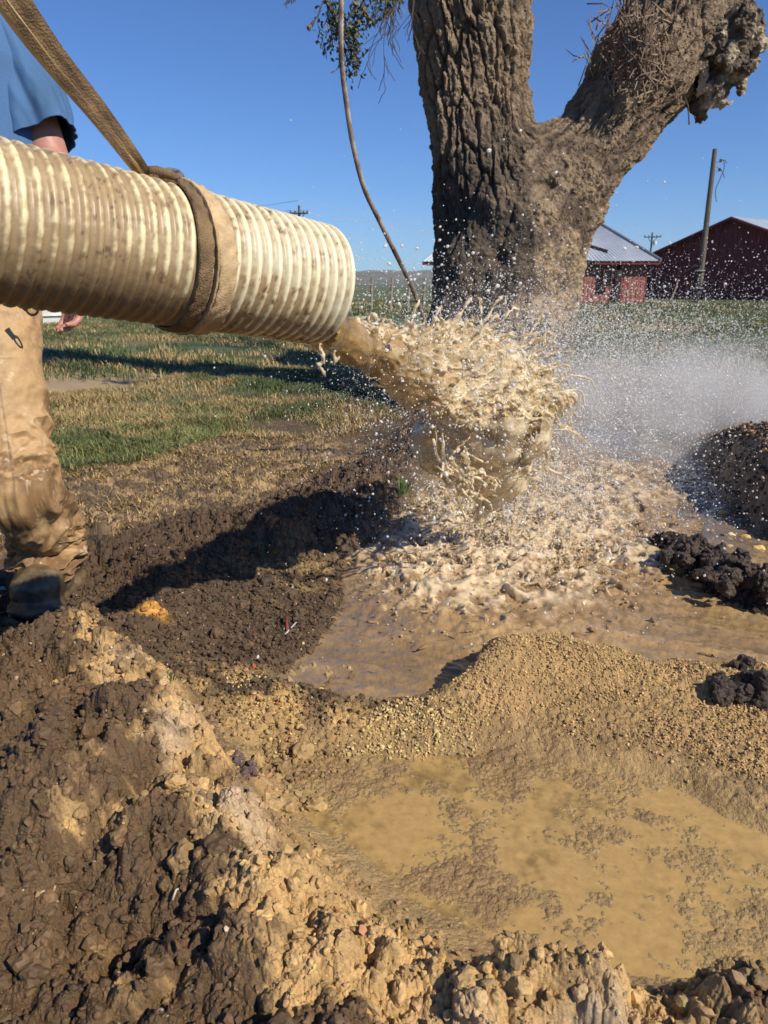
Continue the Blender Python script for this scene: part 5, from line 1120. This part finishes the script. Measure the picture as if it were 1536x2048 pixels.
# ------------------------------------------------------------------ the jet of muddy water
def seethrough(name, col, tint, amount, rough=.03, nscale=None):
    m = pmat(name, col, rough, IOR=1.33, Coat_Weight=.5, Coat_Roughness=.02); N, L, b = nodes(m); tr_n = N.new('ShaderNodeBsdfTransparent'); tr_n.inputs[0].default_value = (*tint, 1)
    mx = N.new('ShaderNodeMixShader'); mx.inputs[0].default_value = amount; L.new(b.outputs[0], mx.inputs[1]); L.new(tr_n.outputs[0], mx.inputs[2]); L.new(mx.outputs[0], N['Material Output'].inputs[0])
    if nscale:
        t = N.new('ShaderNodeTexCoord'); n = N.new('ShaderNodeTexNoise'); n.inputs['Scale'].default_value = nscale; n.inputs['Detail'].default_value = 5; L.new(t.outputs['Object'], n.inputs[0])
        mr = N.new('ShaderNodeMapRange'); mr.inputs[1].default_value = .4; mr.inputs[2].default_value = .6; mr.inputs[3].default_value = max(0, amount - .4); mr.inputs[4].default_value = min(.92, amount + .25); L.new(n.outputs[0], mr.inputs[0]); L.new(mr.outputs[0], mx.inputs[0])
        n2 = N.new('ShaderNodeTexNoise'); n2.inputs['Scale'].default_value = nscale * 4; L.new(t.outputs['Object'], n2.inputs[0]); bp = N.new('ShaderNodeBump'); bp.inputs['Strength'].default_value = .6; bp.inputs['Distance'].default_value = .004; L.new(n2.outputs[0], bp.inputs['Height']); L.new(bp.outputs[0], b.inputs['Normal'])
    return m
thin_m = seethrough('thin_silty_water', (.74, .62, .42), (.93, .88, .76), .52, .04, 22)
s = SDF((-.13, 1.15, -.01), (.72, 2.95, .92), .0044)
JP = [(600, 622, 1.16, 40), (645, 650, 1.21, 38), (700, 684, 1.33, 36), (760, 712, 1.52, 46), (820, 735, 1.73, 60), (880, 746, 1.95, 72), (930, 744, 2.13, 84), (980, 760, 2.30, 76), (1018, 795, 2.44, 56), (1045, 828, 2.54, 38)]
def tm_(t, py=0): return float(np.interp(t, [2.02, 2.15, 2.3, 2.45, 2.6, 2.8, 2.95], [1.17, 1.22, 1.42, 1.70, 1.96, 2.36, 2.56])) + .25 * float(sm(900, 1050, py))
def prad(wpx, t): return wpx / F * t
s.chain([D(a, b_, t) for a, b_, t, w_ in JP], [prad(w_, t) * .92 for a, b_, t, w_ in JP], .04)
for (a, b_, t, w_) in ((892, 690, 2.62, 30), (920, 684, 2.64, 28), (960, 700, 2.72, 34), (1003, 725, 2.8, 30), (1070, 812, 2.9, 24), (1100, 812, 2.9, 14), (1125, 806, 2.92, 9), (893, 662, 2.6, 12), (850, 765, 2.5, 32), (905, 800, 2.6, 30), (960, 822, 2.7, 30), (1020, 838, 2.8, 28), (1055, 850, 2.88, 18)):
    p = D(a, b_, tm_(t)); s.cap(p, p + Vector((.02, 0, .01)), prad(w_, t), prad(w_ * .8, t), .05)
core = s.A.copy()
# falling bell-shaped sheet with holes
x, y, z = s.axes(tuple(slice(0, int(q)) for q in s.n)); X = x[:, None, None]; Y = y[None, :, None]; Z = z[None, None, :]
ct = D(970, 840, 2.46); cb = D(960, 1010, 2.66); fz = np.clip((ct.z - Z) / (ct.z - cb.z), 0, 1.25); cxz = ct.x + (cb.x - ct.x) * fz; cyz = ct.y + (cb.y - ct.y) * fz
rad_ = .172 - .04 * fz - .055 * fz ** 2
wa = s.noise(.16, 21, 1.0); wb_ = s.noise(.07, 22, 1.0); wc_ = s.noise(.03, 23, 1.0)
rr_ = np.sqrt((X - cxz) ** 2 + ((Y - cyz) * 1.25) ** 2); shell = np.abs(rr_ - rad_ - .035 * wa - .022 * wb_ - .008 * wc_) - (.0046 + .0042 * wb_ + .0030 * wc_ - .003 * wa)
band_ = (Z < ct.z + .04) & (Z > cb.z - .05 + .04 * wa); shell = np.where(band_, shell, .3).astype(np.float32)
sheet = shell
rgd = 1 - np.abs(wb_) * 1.2
n_far = sm(1.25, 1.85, Y + 0 * X + 0 * Z).astype(np.float32)
core = core + n_far * (.014 * wa + .026 * (np.abs(wb_) - .6) + .004 * (np.abs(wc_) - .6)) + (1 - n_far) * (.006 * (np.abs(wb_) - .6) + .004 * (np.abs(wc_) - .6))
A = np.minimum(core, .3)
hx, hy, hz = HB; ssx = (X - hx) * ax.x + (Y - hy) * ax.y + (Z - hz) * ax.z; rad2 = np.sqrt(np.maximum((X - hx) ** 2 + (Y - hy) ** 2 + (Z - hz) ** 2 - ssx ** 2, 0)); inwall = (ssx < .012) & (rad2 > HR - .016)
A = np.where(inwall, .3, A)
# ligaments and strings
s.A = A.astype(np.float32); rr = random.Random(77)
def lig(pts, r0, r1, k=.008, sub=5):
    P_ = spline([Vector(p) for p in pts], sub); n = len(P_)
    sc_ = min(1, pts[0][1] / 2.2); rads = [max(.0026, sc_ * (r0 + (r1 - r0) * i / n) * (1 + .4 * math.sin(i * 1.9 + pts[0][0] * 50))) for i in range(n)]
    P_ = [p + Vector((rr.gauss(0, .003), rr.gauss(0, .004), rr.gauss(0, .003))) for p in P_]; s.chain(P_, rads, .003)
core_only = s.A.copy(); s.A = np.full_like(s.A, .5)
for L_ in ([(740, 768, 2.4), (775, 778, 2.42), (805, 800, 2.45), (838, 815, 2.5), (862, 850, 2.55), (875, 900, 2.6)], [(755, 700, 2.35), (790, 770, 2.43), (830, 790, 2.5), (870, 800, 2.55)],
           [(870, 880, 2.6), (880, 930, 2.6), (905, 965, 2.62), (925, 955, 2.62), (945, 985, 2.65), (965, 995, 2.66)], [(1090, 800, 2.9), (1115, 778, 2.9), (1132, 790, 2.9), (1145, 822, 2.9), (1160, 835, 2.92)],
           [(1060, 850, 2.9), (1070, 900, 2.92), (1050, 950, 2.9), (1010, 985, 2.85), (985, 990, 2.8)], [(1075, 880, 2.92), (1095, 905, 2.92), (1100, 940, 2.9), (1125, 950, 2.9), (1140, 965, 2.95)],
           [(1040, 860, 2.9), (1035, 920, 2.9), (1000, 960, 2.85)], [(880, 850, 2.6), (895, 920, 2.6), (940, 970, 2.66)], [(900, 960, 2.66), (915, 1000, 2.68), (930, 1040, 2.7), (925, 1075, 2.7)], [(960, 1000, 2.7), (965, 1040, 2.72), (955, 1080, 2.72)],
           [(640, 690, 2.14), (644, 710, 2.14), (643, 730, 2.15), (652, 750, 2.16)], [(650, 690, 2.16), (662, 705, 2.16), (672, 722, 2.17)], [(348, 652, 1.83), (349, 668, 1.83), (350, 690, 1.83)],
           [(600, 690, 2.1), (690, 725, 2.25), (760, 760, 2.35)], [(700, 640, 2.3), (740, 632, 2.35), (775, 640, 2.42), (800, 655, 2.45), (832, 650, 2.5), (850, 640, 2.52)], [(720, 650, 2.3), (770, 650, 2.4), (820, 668, 2.46), (870, 660, 2.55)],
           [(880, 690, 2.6), (890, 655, 2.6), (897, 640, 2.6)], [(1000, 700, 2.75), (1015, 690, 2.77), (1030, 700, 2.8)]):
    lig([D(q[0], q[1], tm_(q[2], q[1])) for q in L_], .0052, .0034)
for i in range(90):
    a = rr.uniform(855, 1115); b_ = rr.uniform(810, 990); t = 2.24 + .3 * (a - 860) / 250; p = D(a, b_, t); q = D(a + rr.gauss(0, 22), b_ + rr.uniform(5, 45), t + rr.gauss(0, .05)); mid = (p + q) / 2 + Vector((rr.gauss(0, .015), rr.gauss(0, .015), 0)); lig([p, mid, q], .0042, .003)
for i in range(300):   # fringe on the upper edge of the jet
    u = rr.random(); a = 700 + 360 * u; b_ = np.interp(a, [700, 760, 820, 870, 900, 960, 1010, 1060], [650, 665, 672, 668, 655, 672, 695, 740]) + rr.uniform(-6, 60) * rr.random(); t = 1.33 + 1.25 * u ** 1.1; p = D(a, b_, t) + Vector((0, rr.gauss(0, .05), 0)); ln = rr.expovariate(1 / .03) * (.3 + u); dv = Vector((.6, .5, rr.uniform(-.1, 1.0))) + Vector((rr.gauss(0, .35), rr.gauss(0, .35), rr.gauss(0, .2))); q = p + dv * ln; lig([p - dv * .02, p + dv * ln * .5, q, q + Vector((0, 0, -.2 * ln))], .0052, .003)
for i in range(160):
    a = rr.uniform(1020, 1100); b_ = rr.uniform(730, 860); t = 2.5 + rr.gauss(0, .06); p = D(a, b_, t) if a < 1085 else D(1080, b_, t); ln = rr.expovariate(1 / .035); dv = Vector((1, .4, rr.uniform(-.8, .6))).normalized(); q = p + dv * ln; lig([p - dv * .03, q, q + Vector((.3 * ln, 0, -.4 * ln))], .0048, .003)
lig_f = s.A.copy()
k_ = .012; hh_ = np.clip(.5 + .5 * (core_only - lig_f) / k_, 0, 1)
# split: opaque muddy body and thin clear sheets
body_f = core_only; thin_f = np.maximum(np.minimum(lig_f, sheet), -(core_only + .004))
jet = empty('water_jet', HB, 'thick jet of muddy tan water pouring out of the hose mouth and breaking up', 'water')
jo = np.array(jet.location)
V, Q = surfnets(body_f, s.lo, s.h); V, Q = subdiv(V, Q); N0 = normals(V, Q); dj, sj_, aj = axis_coord(V, [D(a, b_, t) for a, b_, t, w_ in JP] + [D(985, 930, 2.62), D(960, 1040, 2.7)])
ca = V[:, 0] + .02 * fbm3(V[:, 0], V[:, 1], V[:, 2], .06, 3, 510); cb_ = np.cos(aj) * dj; cc_ = np.sin(aj) * dj
st1 = fbm3(cb_ + .010 * fbm3(V[:, 0], V[:, 1], V[:, 2], .05, 3, 511), cc_, sj_ * .16, .026, 3, 512, .5); st2 = fbm3(cb_, cc_, sj_ * .4, .010, 3, 515, .5)
amp = sm(1.2, 2.0, V[:, 1]); V = V + N0 * ((.003 + .010 * amp) * (.45 - np.abs(st1) * 2.2) + (.001 + .002 * amp) * st2)[:, None]
n1 = fbm3(V[:, 0], V[:, 1], V[:, 2], .12, 4, 500); n2 = fbm3(V[:, 0], V[:, 1], V[:, 2], .03, 4, 501, .6); NNj = normals(V, Q)
fo = np.clip(sm(1.35, 2.1, V[:, 1] + .15 * n1) * .6 + .7 * sm(.22, .0, np.abs(st1)) * sm(1.2, 1.8, V[:, 1]), 0, 1)[:, None]; jc = np.array((.38, .24, .09)) * (1 - fo) + np.array((.74, .61, .39)) * fo; jc = jc * (1 + .18 * n2)[:, None]
yl = sm(.15, .45, n1 + .15)[:, None] * .45; jc = jc * (1 - yl) + np.array((.60, .43, .17)) * yl
jet_m = col_mat('frothy_muddy_water', rough=.05, bump=.5, bscale=130, dist=.005, var=.15, vscale=70, IOR=1.34, Coat_Weight=.8, Coat_Roughness=.02, Subsurface_Weight=.12, Subsurface_Scale=.01)
JV = V.copy(); JN = NNj; JF = fo[:, 0]
Nj, Lj, bj = nodes(jet_m); trj = Nj.new('ShaderNodeBsdfTransparent'); trj.inputs[0].default_value = (.93, .86, .70, 1); mxj = Nj.new('ShaderNodeMixShader'); tcj = Nj.new('ShaderNodeTexCoord'); nj = Nj.new('ShaderNodeTexNoise'); nj.inputs['Scale'].default_value = 16; nj.inputs['Detail'].default_value = 4
mrj = Nj.new('ShaderNodeMapRange'); mrj.inputs[1].default_value = .42; mrj.inputs[2].default_value = .68; mrj.inputs[3].default_value = .02; mrj.inputs[4].default_value = .6; Lj.new(tcj.outputs['Object'], nj.inputs[0]); Lj.new(nj.outputs[0], mrj.inputs[0]); Lj.new(mrj.outputs[0], mxj.inputs[0]); Lj.new(bj.outputs[0], mxj.inputs[1]); Lj.new(trj.outputs[0], mxj.inputs[2]); Lj.new(mxj.outputs[0], Nj['Material Output'].inputs[0])
mesh_np('muddy_stream', V - jo, Q, jet_m, jet, cols=np.clip(jc, .01, .9))
V, Q = surfnets(thin_f, s.lo, s.h)
mesh_np('thin_sheets', V - jo, Q, thin_m, jet)
del A, core, sheet, shell, wa, wb_, wc_, lig_f, core_only, body_f, thin_f

# the churning patch where the jet lands: overhanging lumps, fingers and beads
c0 = G(1010, 1075); s = SDF((c0.x - .85, c0.y - 1.2, -.012), (c0.x + 1.1, c0.y + 1.4, .15), .0060)
x, y, z = s.axes(tuple(slice(0, int(q)) for q in s.n)); XX, YY = np.meshgrid(x, y, indexing='ij'); hB, tB, _ = waterh(XX.ravel(), YY.ravel()); hB = hB.reshape(XX.shape); tB = tB.reshape(XX.shape)
fadeB = sm(.08, .65, tB)
s.A = (z[None, None, :] - (hB - .014 * (1 - fadeB) - .002)[:, :, None]).astype(np.float32) * .8
s.A += (s.noise(.09, 61, .013) + .016 * (np.abs(s.noise(.035, 62, 1.)) - 1.1) + s.noise(.016, 63, .004)) * fadeB[:, :, None].astype(np.float32)
rr = random.Random(91)
for i in range(2200):
    a = rr.gauss(c0.x, .30); b_ = rr.gauss(c0.y + .02, .36); ix = int((a - s.lo[0]) / s.h); iy = int((b_ - s.lo[1]) / s.h)
    if not (2 < ix < s.n[0] - 3 and 2 < iy < s.n[1] - 3): continue
    tt_ = float(tB[ix, iy])
    if rr.random() > tt_ * 1.3: continue
    z0 = float(hB[ix, iy]); p = Vector((a, b_, z0)); hg = rr.expovariate(1 / .012) * tt_ + .003; q = p + Vector((rr.gauss(.008, .018), rr.gauss(-.004, .016), hg)); s.cap(p, q, .007 * rr.uniform(.6, 1.3), .0036, .008)
    if rr.random() < .5: q2 = q + Vector((rr.gauss(.008, .012), rr.gauss(0, .012), rr.uniform(-.006, .012))); s.cap(q, q2, .0036, .0032 * rr.uniform(.9, 1.5), .004)
V, Q = s.mesh(); ok = (V[:, 2] > -.004); Q = Q[ok[Q].all(1)]; hb, tb_, fb = waterh(V[:, 0], V[:, 1]); Q = Q[(tb_[Q] > .03).all(1)]; Q = Q[(polysd(V[:, 0], V[:, 1], POOL)[Q] < .03).all(1)]
used = np.unique(Q); rm = np.full(len(V), -1); rm[used] = np.arange(len(used)); Q = rm[Q]; V = V[used]; hb = hb[used]; tb_ = tb_[used]
n1 = fbm3(V[:, 0], V[:, 1], V[:, 2], .035, 5, 600, .7); n2 = fbm3(V[:, 0], V[:, 1], V[:, 2], .012, 3, 601)
fm = np.clip(sm(-.05, .9, n1 * 1.6 + (V[:, 2] - .014) / .04) * sm(.12, .75, tb_), 0, 1)[:, None]
cc = (np.array((.27, .175, .082)) * (1 - fm) + np.array((.60, .47, .29)) * fm) * (1 + .2 * n2)[:, None]
ch = mesh_np('water', V, Q, col_mat('churned_water', rough=.06, bump=.5, bscale=120, dist=.004, var=.12, vscale=60, IOR=1.34, Coat_Weight=.8, Coat_Roughness=.02), cols=np.clip(cc, .01, .9)); tag(ch, kind='structure')
# small crown splashes in the wash
def crown(px, py, r_, label, sd):
    p = G(px, py, 0); rg3 = np.random.default_rng(sd); n = 120; a = np.linspace(0, 2 * math.pi, n, endpoint=False); pk3 = np.zeros(n)
    for c_ in np.arange(9) * 2 * math.pi / 9 + rg3.uniform(-.2, .2, 9): pk3 += rg3.uniform(.3, 1.1) * np.exp(-(((a - c_ + math.pi) % (2 * math.pi) - math.pi) / .055) ** 2)
    hgt = r_ * (.16 + .08 * np.sin(3 * a + sd) + pk3 * .42); v = np.linspace(0, 1, 12); rows = []
    for sgn in (1, -1):
        for q in (v if sgn > 0 else v[::-1]):
            rad = r_ * (1 + .35 * q * q + .06 * np.sin(5 * a)) - (0 if sgn > 0 else .0016 * (1 - q)); rows.append(np.stack([p.x + rad * np.cos(a), p.y + rad * np.sin(a), .001 + hgt * q], 1))
    tag(mesh_np('splash_crown', np.concatenate(rows), gridq(24, n, True), seethrough('splash_film', (.55, .42, .25), (.94, .9, .8), .62, .04)), label, 'splash')
crown(622, 1362, .045, 'larger of the two small crown splashes in the shallow wash', 3); crown(680, 1350, .028, 'smaller crown splash just right of the larger one', 5)

# ------------------------------------------------------------------ droplets and spray
rg = np.random.default_rng(55); DP, DR, DS = [], [], []
def drops(n, src, vel, vs, tmax, rmin, rmax, pw=3):
    p = src(n); v = vel(n) + rg.normal(size=(n, 3)) * np.array(vs); t = rg.uniform(0, 1, n)[:, None] ** .8 * tmax; q = p + v * t; q[:, 2] -= 4.9 * t[:, 0] ** 2
    k = (q[:, 2] > .005) & (q[:, 1] > 1.25); q = q[k]; v = (v - np.array((0, 0, 9.8)) * t)[k]; m_ = len(q); r_ = rmin + (rmax - rmin) * rg.uniform(0, 1, m_) ** pw
    DP.append(q); DR.append(r_); sp_ = np.linalg.norm(v, axis=1, keepdims=True); DS.append(v / (sp_ + 1e-6) * rg.uniform(0, .8, (m_, 1)))
jpts = np.array([list(D(a, b_, t)) for a, b_, t, w_ in JP[2:]])
def sj(n): u = rg.uniform(0, 1, n) * (len(jpts) - 1); i = u.astype(int); f = (u - i)[:, None]; return jpts[i] * (1 - f) + jpts[np.minimum(i + 1, len(jpts) - 1)] * f + rg.normal(size=(n, 3)) * .05
def si(n): q = G(1000, 1050); return np.stack([q.x + rg.normal(0, .25, n), q.y + rg.normal(0, .3, n), .02 + 0 * rg.uniform(size=n)], 1)
def ste(n): return np.stack([TREE.x - .1 + rg.normal(0, .5, n), TREE.y - 1.0 + rg.normal(0, .35, n), rg.uniform(.05, .8, n)], 1)
Kv = lambda a: (lambda n: np.tile(np.array(a, float), (n, 1)))
drops(3500, sj, Kv((.9, .8, .5)), (.6, .6, .7), .32, .0006, .0035, 4)
drops(12000, si, Kv((.5, .4, 1.6)), (1.1, .9, .9), .42, .0006, .0042, 8)
drops(2600, si, Kv((-.3, -.2, 2.0)), (1.0, .8, .8), .42, .0008, .0048, 4)
drops(9000, sj, Kv((1.3, 1.3, .8)), (1.0, 1.0, .9), .45, .0005, .0038, 4)
drops(60000, si, Kv((1.5, 1.7, 2.0)), (1.1, 1.1, 1.0), .5, .0005, .0032, 7)
drops(80000, ste, Kv((.6, -.5, 1.0)), (1.2, .9, 1.0), .45, .0008, .0046, 5)
drops(60000, lambda n: ste(n) + np.array((.45, -.5, -.05)), Kv((1.5, -.3, 1.3)), (.9, .8, .9), .5, .0008, .0038, 4)
drops(4000, ste, Kv((-1.0, -.3, 1.8)), (.9, .6, .8), .45, .001, .006, 4)
drops(900, lambda n: np.array([list(D(720, 560, 1.5))] * n) + rg.normal(size=(n, 3)) * .03, Kv((.5, .5, .6)), (.5, .4, .5), .35, .0004, .0018)
P_ = np.concatenate(DP); r_ = np.concatenate(DR); st_ = np.concatenate(DS); dropm = seethrough('water_drops', (.86, .85, .82), (.97, .97, .96), .42, .05)
big = r_ > .0030
o = scatter_mesh('water_drops', P_[big], r_[big], dropm, None, I2, .25, 1, 8, True, st_[big]); tag(o, 'scattered flying water drops around the splash and over the bank', 'drops', kind='stuff')
o = scatter_mesh('fine_spray', P_[~big], r_[~big], dropm, None, I1, .2, 1, 9, True, st_[~big]); tag(o, 'fine white spray thrown up in front of the tree trunk', 'spray', kind='stuff')
rgj = np.random.default_rng(17); k = rgj.choice(len(JV), 6000, p=(.08 + JF) / (.08 + JF).sum()); jr = .0006 + .0022 * rgj.uniform(0, 1, len(k)) ** 4
jP = JV[k] + JN[k] * (jr * .4 + rgj.exponential(.012, len(k)))[:, None] + rgj.normal(0, .002, (len(k), 3))
# froth on the churning water
rg2 = np.random.default_rng(71); n = 14000; q = G(1010, 1075); x = q.x + rg2.normal(0, .42, n); y = q.y + rg2.normal(.05, .5, n); hgt, tt_, _ = waterh(x, y); k = (tt_ > .15) & (rg2.uniform(0, 1, n) < tt_ * 1.2) & (polysd(x, y, POOL) < -.01); x, y, hgt, tt_ = x[k], y[k], hgt[k], tt_[k]
r_ = .001 + .0035 * rg2.uniform(0, 1, len(x)) ** 4; zz = hgt + .006 + rg2.exponential(.03, len(x)) * (tt_ > .4) * (rg2.uniform(0, 1, len(x)) < .35)
frm = pmat('froth', (.66, .52, .31), .12, IOR=1.33, Transmission_Weight=.25); scatter_mesh('froth_beads', jP - jo, jr, pmat('cream_froth', (.86, .78, .58), .1, IOR=1.33, Transmission_Weight=.3), None, I1, .3, 1, 14, True).parent = jet
o = scatter_mesh('froth', np.stack([x, y, zz], 1), r_, frm, None, I1, .3, 1, 12, True); tag(o, 'tan froth and beads bouncing on the churning pool', 'froth', kind='stuff')

# ------------------------------------------------------------------ drifting mist: a soft edged volume
mc = Vector((2.05, 4.8, .20)); mv = MB(); V0, F0 = I2; me = mesh_np('mist', V0 * np.array([1.8, 1.2, .52]), F0, None); me.location = mc
mm = bpy.data.materials.new('mist'); mm.use_nodes = True; N = mm.node_tree.nodes; L = mm.node_tree.links; N.clear(); o_ = N.new('ShaderNodeOutputMaterial'); pv = N.new('ShaderNodeVolumePrincipled'); pv.inputs['Color'].default_value = (1, 1, .99, 1); pv.inputs['Anisotropy'].default_value = .0
t = N.new('ShaderNodeTexCoord'); mp = N.new('ShaderNodeMapping'); mp.inputs['Scale'].default_value = (1 / 1.8, 1 / 1.2, 1 / .52); L.new(t.outputs['Object'], mp.inputs[0]); ln = N.new('ShaderNodeVectorMath'); ln.operation = 'LENGTH'; L.new(mp.outputs[0], ln.inputs[0])
fo_ = N.new('ShaderNodeMapRange'); fo_.inputs[1].default_value = .95; fo_.inputs[2].default_value = .05; fo_.inputs[3].default_value = 0; fo_.inputs[4].default_value = 1; L.new(ln.outputs['Value'], fo_.inputs[0])
nz = N.new('ShaderNodeTexNoise'); nz.inputs['Scale'].default_value = 2.5; nz.inputs['Detail'].default_value = 4; L.new(t.outputs['Object'], nz.inputs[0]); mr = N.new('ShaderNodeMapRange'); mr.inputs[1].default_value = .38; mr.inputs[2].default_value = .66; L.new(nz.outputs[0], mr.inputs[0])
mu = N.new('ShaderNodeMath'); mu.operation = 'MULTIPLY'; L.new(fo_.outputs[0], mu.inputs[0]); L.new(mr.outputs[0], mu.inputs[1]); mu2 = N.new('ShaderNodeMath'); mu2.operation = 'MULTIPLY'; mu2.inputs[1].default_value = 3.0; L.new(mu.outputs[0], mu2.inputs[0]); L.new(mu2.outputs[0], pv.inputs['Density']); L.new(pv.outputs[0], o_.inputs['Volume'])
me.data.materials.append(mm); tag(me, 'white mist of fine spray drifting to the right of the tree', 'mist', kind='stuff')

# ------------------------------------------------------------------ the air: thin haze that pales the far hills
hz = MB(); hz.hexa([(-6800, -300, -12), (6800, -300, -12), (6800, 7200, -12), (-6800, 7200, -12), (-6800, -300, 420), (6800, -300, 420), (6800, 7200, 420), (-6800, 7200, 420)])
hzm = bpy.data.materials.new('air'); hzm.use_nodes = True; N = hzm.node_tree.nodes; N.clear(); o_ = N.new('ShaderNodeOutputMaterial'); pv = N.new('ShaderNodeVolumePrincipled'); pv.inputs['Color'].default_value = (.80, .88, 1, 1); pv.inputs['Density'].default_value = .000045; hzm.node_tree.links.new(pv.outputs[0], o_.inputs['Volume'])
tag(hz.build('haze', hzm), kind='stuff')
